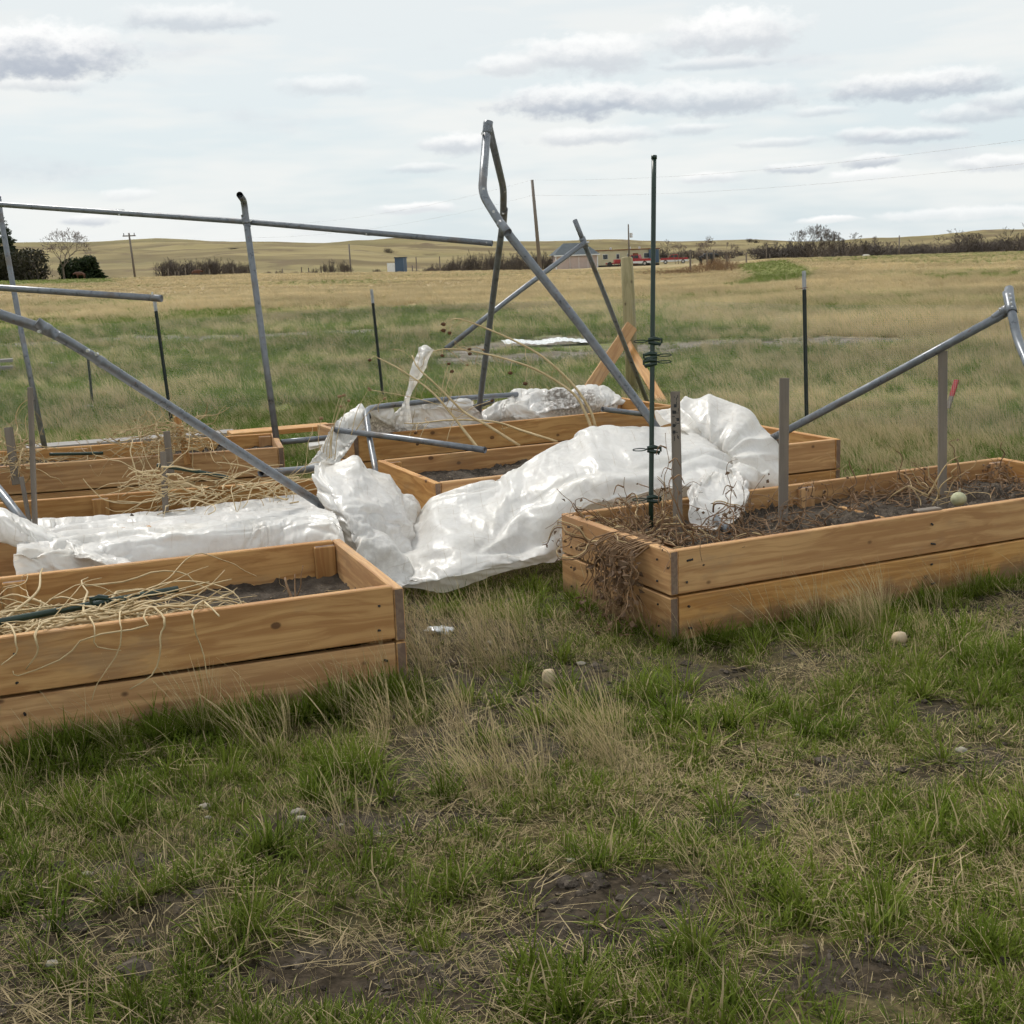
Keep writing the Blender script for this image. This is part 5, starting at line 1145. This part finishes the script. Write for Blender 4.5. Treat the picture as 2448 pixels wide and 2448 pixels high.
# utility poles and wires
def upole(px0, py0, px1, ds, r, label, arm=True, trans=False):
    gp = gpt(px1, ds); t = CC + ray(px0, py0) / ray(px0, py0)[1] * gp[1]; e = empty('utility_pole', gp); tag(e, label, 'utility pole', 'utility poles'); tp = t - gp
    mb = MB(); mb.tube([(0, 0, -.3), tp * .5, tp], [r * 1.15, r, r * .8], 8); mb.build('pole', M['pole_wood'], e, True)
    if arm: MB().box(tp - np.array([0, 0, .35]), (1.6, .12, .14)).build('crossarm', M['pole_wood'], e)
    for x in ((-.65, .65) if arm else (0,)): MB().tube([tp + np.array([x, 0, -.28]), tp + np.array([x, 0, .0])], .05, 6).build('insulator', M['dark'], e)
    if trans: MB().tube([tp + np.array([.45, 0, -2.3]), tp + np.array([.45, 0, -1.5])], .26, 10).build('transformer', M['bolt'], e)
    return gp + tp
topA = upole(1272, 430, 1291, 130, .17, 'tall leaning utility pole behind the crossed pipes', False)
topB = upole(308, 557, 322, 172, .13, 'utility pole with a crossarm near the left junipers')
topC = upole(592, 540, 602, 165, .14, 'utility pole hidden behind the left upright pipe', False)
topD = upole(834, 583, 838, 190, .12, 'thin utility pole at the edge of the tan field', False)
topE = upole(1502, 536, 1504, 232, .14, 'utility pole with a transformer behind the mobile home', False, True)
topF = upole(2150, 563, 2150, 250, .13, 'lone pole in front of the long hedge', False)
def wire(a, b, sag, label):
    t = np.linspace(0, 1, 40)[:, None]; P = a + (b - a) * t; P[:, 2] -= 4 * sag * (t * (1 - t))[:, 0]; mb = MB(); c = P[0].copy(); mb.tube(P - c, .006, 4); tag(mb.build('power_line', M['cable'], None, False, c), label, 'cable', None)
eR = at(2900, 268, 62.); wire(topA, eR, .9, 'upper power line running right from the tall pole'); wire(topA + np.array([.1, 0, -1.45]), at(2900, 336, 62.), .8, 'lower power line running right from the tall pole')
wire(topA, topC, 1.0, 'upper power line running left from the tall pole'); wire(topA + np.array([0, 0, -1.45]), topC + np.array([0, 0, -1.4]), 1.0, 'lower power line running left from the tall pole')
# field-edge fence posts
for px, yt, ds in ((402, 641, 160), (418, 652, 160), (427, 650, 160), (443, 640, 160), (500, 643, 160), (557, 638, 160), (674, 642, 165), (737, 640, 165), (720, 639, 165), (995, 615, 168), (1051, 613, 168), (985, 634, 168), (1650, 597, 104), (1706, 598, 104), (1690, 600, 104), (1738, 612, 104), (1784, 603, 140), (1832, 588, 200), (1840, 610, 150)):
    gp = gpt(px, ds); h = max(.6, ztop(px, yt, ds) - gp[2]); mb = MB(); mb.tube([(0, 0, -.1), (0, 0, h)], [.085, .07], 7); o = mb.build('fence_post', M['stake' if px < 800 else 'pole_wood'], None, False, gp); tag(o, 'old wooden fence post standing at the far field edge', 'post', 'field edge fence posts')
# cattle
def animal():
    me = bpy.data.meshes.new('cow'); V = [(-.75, 0, 1.05), (0, 0, 1.0), (.6, 0, 1.08), (1.0, 0, 1.2), (1.3, 0, 1.05), (1.55, 0, .9), (-.95, 0, .95), (-1.0, 0, .5), (-.72, .2, .75), (-.8, .22, .4), (-.72, .22, .02), (-.72, -.2, .75), (-.8, -.22, .4), (-.72, -.22, .02), (.6, .2, .7), (.6, .22, .38), (.6, .22, .02), (.6, -.2, .7), (.6, -.22, .38), (.6, -.22, .02)]
    E_ = [(0, 1), (1, 2), (2, 3), (3, 4), (4, 5), (0, 6), (6, 7), (0, 8), (8, 9), (9, 10), (0, 11), (11, 12), (12, 13), (2, 14), (14, 15), (15, 16), (2, 17), (17, 18), (18, 19)]
    me.from_pydata(V, E_, []); o = bpy.data.objects.new('cow', me); col.objects.link(o); o.modifiers.new('s', 'SKIN'); o.modifiers.new('d', 'SUBSURF').levels = 1
    rad = [.34, .38, .34, .22, .16, .11, .05, .03, .15, .09, .07, .15, .09, .07, .13, .08, .07, .13, .08, .07]
    for i, s in enumerate(me.skin_vertices[0].data): s.radius = (rad[i], rad[i]); s.use_root = (i == 1)
    dg = bpy.context.evaluated_depsgraph_get(); m2 = bpy.data.meshes.new_from_object(o.evaluated_get(dg)); bpy.data.objects.remove(o); return m2
cm = animal()
for px, ds, mt, sc, lab in ((192, 150, 'cow', .55, 'reddish brown cow grazing in front of the juniper bush'), (468, 163, 'cow', .55, 'reddish brown cow by the dark thicket'), (2022, 210, 'cow_white', .45, 'small white grazing animal nearer the bare tree'), (2068, 205, 'cow_white', .55, 'white grazing animal in front of the hedge'), (1690, 160, 'dark', 1., 'dark cow standing behind the brown brush')):
    me = cm.copy(); me.materials.clear(); me.materials.append(M[mt]); o = bpy.data.objects.new('cow', me); col.objects.link(o); o.location = tuple(gpt(px, ds)); o.scale = (sc,) * 3; o.rotation_euler = (0, 0, R(175 if px < 400 else 10)); tag(o, lab, 'animal')

# ---------------------------------------------------------------- grass
def mat_grass(name, greens, dries, tr=.3):
    t = NT(name); tint = t.attr('tint'); hf = t.attr('hf'); r = t.rand()
    big = t.noise(t.pos(), .55, 3, .6)
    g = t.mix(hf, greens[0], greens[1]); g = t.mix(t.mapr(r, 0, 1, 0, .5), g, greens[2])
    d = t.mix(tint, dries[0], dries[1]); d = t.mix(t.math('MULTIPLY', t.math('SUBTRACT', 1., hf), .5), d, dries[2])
    f = t.mapr(t.math('ADD', tint, t.math('MULTIPLY', t.math('SUBTRACT', big, .5), .35)), .44, .60)
    c = t.mix(f, g, d); hs = t.N.new('ShaderNodeHueSaturation'); t.L.new(c, hs.inputs['Color']); t.set(hs.inputs['Value'], t.mapr(t.noise(t.mapping(t.pos(), (.10, .22, 0)), 1., 3, .6), .34, .66, .74, 1.18))
    return t.bsdf(hs.outputs[0], .6, spec=.08, transl=tr)
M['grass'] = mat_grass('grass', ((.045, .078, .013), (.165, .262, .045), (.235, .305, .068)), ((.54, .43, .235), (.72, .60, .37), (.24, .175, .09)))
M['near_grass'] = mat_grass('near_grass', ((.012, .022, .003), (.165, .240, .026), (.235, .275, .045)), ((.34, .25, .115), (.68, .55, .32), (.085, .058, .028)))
def tuft(seed, n, L, w, spread, tilt, curl, lean=0., dry=.2, head=False, flat=False, mat='grass'):
    r_ = np.random.default_rng(seed); a = r_.uniform(0, 2 * np.pi, n); rad = spread * np.sqrt(r_.random(n)); base = np.stack([np.cos(a) * rad, np.sin(a) * rad, np.zeros(n) - .004], 1)
    az = np.where(r_.random(n) < .5, a, r_.uniform(0, 2 * np.pi, n)); t0 = r_.random(n) ** .8 * tilt; ln = r_.uniform(*L, n); seg = 4; cu = r_.uniform(.2, 1., n) * curl
    if flat: base[:, 2] += r_.uniform(.002, .018, n)
    pts = [base]; ang = t0.copy()
    for k in range(seg):
        d = np.stack([np.cos(az) * np.sin(ang), np.sin(az) * np.sin(ang), np.cos(ang)], 1)
        if flat: d[:, 2] = r_.normal(0, .08, n)
        d[:, 0] -= lean * (k + .6) / seg; d /= np.linalg.norm(d, axis=1)[:, None]; pts.append(pts[-1] + d * (ln / seg)[:, None]); ang = ang + cu / seg
    P = np.stack(pts, 1); side = np.stack([-np.sin(az + r_.normal(0, .7, n)), np.cos(az), np.zeros(n)], 1); side /= np.linalg.norm(side, axis=1)[:, None]
    prof = np.array([.8, 1., .85, .55, .05]) if not head else np.array([.7, .6, .6, 1.5, .4])
    ww = r_.uniform(.7, 1.2, n)[:, None] * w * prof[None]; lo = P - side[:, None] * ww[..., None] / 2; hi = P + side[:, None] * ww[..., None] / 2
    v = np.stack([lo, hi], 2).reshape(-1, 3); k = np.arange(n)[:, None] * 10 + np.arange(seg)[None] * 2; f = np.stack([k, k + 1, k + 3, k + 2], -1).reshape(-1, 4)
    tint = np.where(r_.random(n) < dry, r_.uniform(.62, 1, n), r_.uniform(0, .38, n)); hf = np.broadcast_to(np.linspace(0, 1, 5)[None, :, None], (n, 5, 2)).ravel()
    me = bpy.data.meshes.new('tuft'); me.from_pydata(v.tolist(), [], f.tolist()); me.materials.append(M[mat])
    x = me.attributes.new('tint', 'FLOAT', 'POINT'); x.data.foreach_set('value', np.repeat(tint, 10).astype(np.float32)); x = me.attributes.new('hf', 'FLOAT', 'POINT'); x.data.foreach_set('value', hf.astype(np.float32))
    return me
def scatter(name, label, cat, pts, rot, scl, idx, meshes):
    cl = bpy.data.collections.new(name + '_tufts')
    for i, me in enumerate(meshes): cl.objects.link(bpy.data.objects.new('tuft_%02d_%s' % (i, name), me))
    me = bpy.data.meshes.new(name); me.from_pydata(pts.tolist(), [], []); o = bpy.data.objects.new(name, me); col.objects.link(o)
    for nm, ty, key, val in (('rot', 'FLOAT_VECTOR', 'vector', rot), ('scl', 'FLOAT', 'value', scl), ('idx', 'INT', 'value', idx)):
        x = me.attributes.new(nm, ty, 'POINT'); x.data.foreach_set(key, np.ascontiguousarray(val, np.int32 if ty == 'INT' else np.float32).ravel())
    ng = bpy.data.node_groups.new(name, 'GeometryNodeTree'); ng.interface.new_socket('Geometry', in_out='INPUT', socket_type='NodeSocketGeometry'); ng.interface.new_socket('Geometry', in_out='OUTPUT', socket_type='NodeSocketGeometry')
    N = ng.nodes; L = ng.links; gi = N.new('NodeGroupInput'); go = N.new('NodeGroupOutput'); ip = N.new('GeometryNodeInstanceOnPoints'); ci = N.new('GeometryNodeCollectionInfo'); ci.inputs[0].default_value = cl; ci.inputs[1].default_value = True; ci.inputs[2].default_value = True
    def na(nm, ty):
        n = N.new('GeometryNodeInputNamedAttribute'); n.data_type = ty; n.inputs[0].default_value = nm; return n.outputs[0]
    L.new(gi.outputs[0], ip.inputs['Points']); L.new(ci.outputs[0], ip.inputs['Instance']); ip.inputs['Pick Instance'].default_value = True
    L.new(na('idx', 'INT'), ip.inputs['Instance Index']); L.new(na('rot', 'FLOAT_VECTOR'), ip.inputs['Rotation']); L.new(na('scl', 'FLOAT'), ip.inputs['Scale']); L.new(ip.outputs[0], go.inputs[0])
    o.modifiers.new('scatter', 'NODES').node_group = ng; tag(o, label, cat, kind='stuff'); return o
def inbeds(x, y, mg=.0):
    m_ = np.zeros(len(x), bool)
    for bx, by, a, L, W in FOOT:
        u = (x - bx) * math.cos(a) + (y - by) * math.sin(a); v = -(x - bx) * math.sin(a) + (y - by) * math.cos(a); m_ |= (u > -mg) & (u < L + mg) & (v > -mg) & (v < W + mg)
    return m_
CLEAR = [(onz(1080, 1330, 0)[:2], .42), (onz(1200, 1290, 0)[:2], .40), (onz(900, 1300, 0)[:2], .35), (onz(1350, 1230, 0)[:2], .35), (onz(1500, 1180, 0)[:2], .4), (onz(1700, 1150, 0)[:2], .4), (onz(350, 1350, 0)[:2], .25), (onz(600, 1330, 0)[:2], .25)] + [(onz(px, 830, 0)[:2], .8) for px in range(1200, 1440, 40)]
def wedge(n, r0, r1, half=27.):
    a = rng.uniform(-R(half), R(half), n); r = np.sqrt(rng.uniform(r0 * r0, r1 * r1, n)); x = np.sin(a) * r; y = np.cos(a) * r; k = ~inbeds(x, y)
    for c, q in CLEAR: k &= np.hypot(x - c[0], y - c[1]) > q
    return x[k], y[k]
class Bag:
    def __init__(s): s.p = []; s.r = []; s.s = []; s.i = []
    def put(s, x, y, sc, ids, keep=None, spin=3.14159):
        if keep is not None: x, y = x[keep], y[keep]; sc = sc[keep] if not np.isscalar(sc) else sc
        n = len(x); s.p.append(np.stack([x, y, terrain(x, y)], 1)); s.r.append(np.stack([rng.normal(0, .08, n), rng.normal(0, .08, n), rng.uniform(-spin, spin, n)], 1)); s.s.append(np.broadcast_to(sc, n) * rng.uniform(.75, 1.3, n)); s.i.append(rng.choice(ids, n))
    def done(s, name, label, cat, meshes): return scatter(name, label, cat, np.vstack(s.p), np.vstack(s.r), np.concatenate(s.s), np.concatenate(s.i), meshes)
GREEN = [(*onz(px, py, 0)[:2], r_) for px, py, r_ in ((1495, 2060, .17), (2200, 2270, .33), (2380, 2000, .3), (500, 2260, .22), (100, 2180, .3), (620, 2060, .2), (900, 2060, .18), (1950, 1480, .35), (2150, 1500, .35), (1650, 1500, .3), (1250, 1480, .35), (1400, 1430, .3), (1300, 1700, .25), (2250, 1650, .3), (560, 1750, .3), (150, 1950, .3), (1240, 2300, .15), (1640, 2250, .2), (1100, 1830, .2), (750, 1880, .25), (1980, 1720, .3), (800, 2420, .25), (300, 2400, .25), (1300, 2420, .2), (1780, 2420, .25), (1850, 2100, .2), (1180, 2130, .18), (380, 1900, .25), (1700, 1750, .22), (2400, 1600, .3), (60, 1850, .25), (1500, 1650, .2))]
DRY = [(*onz(px, py, 0)[:2], r_) for px, py, r_ in ((1480, 1850, .16), (1420, 1800, .14), (1560, 1890, .10), (1010, 1545, .12), (1060, 1600, .16), (960, 1650, .16), (820, 1750, .14), (650, 1800, .12), (1150, 1600, .2), (480, 1800, .1), (1000, 1760, .18), (2050, 1500, .2), (1250, 1560, .2), (1180, 1900, .15), (900, 2000, .1))]
def blobs(x, y, B):
    v = np.zeros_like(x)
    for bx, by, r_ in B: v = np.maximum(v, np.exp(-((x - bx) ** 2 + (y - by) ** 2) / (r_ * r_) * 1.2))
    return v
def near_grass():
    ms = [tuft(i, 40, (.030, .085), .0034, .034, 1.25, .9, .22, .10, mat='near_grass') for i in range(4)]                  # 0-3 green tufts
    ms += [tuft(10 + i, 66, (.06, .155), .0044, .04, 1.25, 1.0, .22, .06, mat='near_grass') for i in range(3)]               # 4-6 big rosettes
    ms += [tuft(20 + i, 44, (.18, .40), .0018, .05, .45, .5, .55, .93, True, mat='near_grass') for i in range(4)]          # 7-10 dry bunches
    ms += [tuft(30 + i, 60, (.02, .075), .0016, .10, 1.5, .2, 0, .97, False, True, mat='near_grass') for i in range(4)]     # 11-14 thatch
    ms += [tuft(40 + i, 80, (.014, .042), .0024, .09, 1.35, .6, .12, .34, mat='near_grass') for i in range(4)]               # 15-18 low turf
    ms += [tuft(50 + i, 9, (.20, .42), .0017, .05, .5, .5, .6, .96, True, mat='near_grass') for i in range(3)]             # 19-21 thin stalks
    b = Bag(); A = 28.5
    def dens(n, r0=1.9, r1=8.6): return wedge(int(n * .5 * (r1 * r1 - r0 * r0) * 2 * R(42)), r0, r1, 42.)
    x, y = dens(330); g, mud, bare = zones(x, y); n2 = fbm(x * 1.7, y * 1.7, 21, 3)
    k = (rng.random(len(x)) < np.clip(.75 + .45 * n2, .12, 1) * (1 - .93 * np.maximum(mud, bare * .9))); b.put(x, y, 1., [15, 16, 17, 18], k)
    x, y = dens(150); g, mud, bare = zones(x, y); G_ = blobs(x, y, GREEN); n2 = fbm(x * 1.4 + 5, y * 1.4, 31, 3)
    k = rng.random(len(x)) < np.clip(.45 + .6 * n2 + .9 * G_, .06, 1) * (1 - .95 * np.maximum(mud, bare)); b.put(x, y, .85 + .5 * G_, [0, 1, 2, 3], k)
    x, y = dens(60); g, mud, bare = zones(x, y); G_ = blobs(x, y, GREEN); k = rng.random(len(x)) < np.clip(1.0 * G_ ** 1.4 + .06, 0, 1) * (1 - mud); b.put(x, y, .85, [4, 5, 6], k)
    x, y = dens(150); g, mud, bare = zones(x, y); n2 = fbm(x * 1.2 - 9, y * 1.2, 41, 3); k = rng.random(len(x)) < np.clip(.26 + .7 * n2, .05, 1) * (1 - .75 * mud); b.put(x, y, 1., [11, 12, 13, 14], k)
    x, y = dens(90); D_ = blobs(x, y, DRY); k = rng.random(len(x)) < np.clip(1.2 * D_ ** 1.2, 0, 1); b.put(x, y, .68, [7, 8, 9, 10], k, .5)
    sx_, sy_ = dens(7); b.put(sx_, sy_, 1.9, [11, 12, 13, 14], rng.random(len(sx_)) < .5)
    x, y = dens(26); n2 = fbm(x * .8 - 3, y * .8, 51, 3); k = rng.random(len(x)) < np.clip(.35 + .5 * n2 + blobs(x, y, DRY), .05, 1); b.put(x, y, .75, [19, 20, 21], k, .6)
    # taller fringe along the board feet
    for bx, by, a, L, W, n, fs in ((*FOOT[0], 240, .95), (*FOOT[1], 190, .72)):
        for s0, s1 in ((-.14, -.02),):
            u = rng.uniform(0, L, n); v = rng.uniform(s0, s1, n); u = np.where(u < L * .6, u + L * .38 * (rng.random(n) < .8) * (n > 200), u); b.put(bx + u * math.cos(a) - v * math.sin(a), by + u * math.sin(a) + v * math.cos(a), fs, [0, 1, 2, 3, 4, 5])
            u = rng.uniform(0, L, int(22 * fs * fs)); v = rng.uniform(s0 - .1, s1, len(u)); b.put(bx + u * math.cos(a) - v * math.sin(a), by + u * math.sin(a) + v * math.cos(a), .7 * fs, [7, 8, 19, 20], None, .5)
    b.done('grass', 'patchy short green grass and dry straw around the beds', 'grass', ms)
def field_grass():
    ms = [tuft(60 + i, 60, (.06, .17), .0045, .11, .9, .7, .5, .12) for i in range(3)] + [tuft(65 + i, 60, (.10, .26), .0040, .11, .6, .6, .85, .9) for i in range(3)]
    ms += [tuft(70 + i, 55, (.16, .36), .012, .26, .6, .6, 1.0, .97) for i in range(3)] + [tuft(75 + i, 55, (.10, .22), .012, .26, .8, .6, .6, .25) for i in range(2)]
    b = Bag()
    for r0, r1, dn, sc in ((8.2, 14, 150, .62), (14, 24, 66, .80), (24, 42, 26, 1.05)):
        x, y = wedge(int(dn * (r1 * r1 - r0 * r0) * R(31)), r0, r1, 31.); g, mud, bare = zones(x, y); gr = rng.random(len(x)) < g * .92; ok = rng.random(len(x)) > mud * .95
        b.put(x, y, sc, [0, 1, 2], gr & ok, .5); b.put(x, y, sc, [3, 4, 5], ~gr & ok, .5)
    for r0, r1, dn, sc in ((34, 70, 6.5, .8), (70, 150, 3.6, .5)):
        x, y = wedge(int(dn * (r1 * r1 - r0 * r0) * R(31)), r0, r1, 31.); g, mud, bare = zones(x, y); gr = rng.random(len(x)) < np.where(g > .8, 1., g * .85)
        b.put(x, y, sc, [9, 10], gr, .5); b.put(x, y, sc, [6, 7, 8], ~gr & (rng.random(len(x)) > mud), .5)
    b.done('field_grass', 'windblown green and tan grass of the open field', 'grass', ms)
def clods():
    ms = []
    for i in range(4):
        r_ = np.random.default_rng(90 + i); bm = bmesh.new(); bmesh.ops.create_icosphere(bm, subdivisions=1, radius=1)
        for v in bm.verts: v.co *= r_.uniform(.6, 1.15); v.co.z *= .6
        me = bpy.data.meshes.new('clod'); bm.to_mesh(me); bm.free(); me.materials.append(M['soil']); ms.append(me)
    b = Bag(); x, y = wedge(52000, 1.9, 8., 42.); g, mud, bare = zones(x, y); w = np.maximum(mud, bare); k = rng.random(len(x)) < .05 + .9 * w
    b.put(x, y, .0065 * np.exp(rng.normal(0, .55, len(x))), [0, 1, 2, 3], k); b.done('soil_crumbs', 'dark soil crumbs on the bare muddy patches', 'soil', ms)
near_grass(); field_grass(); clods()
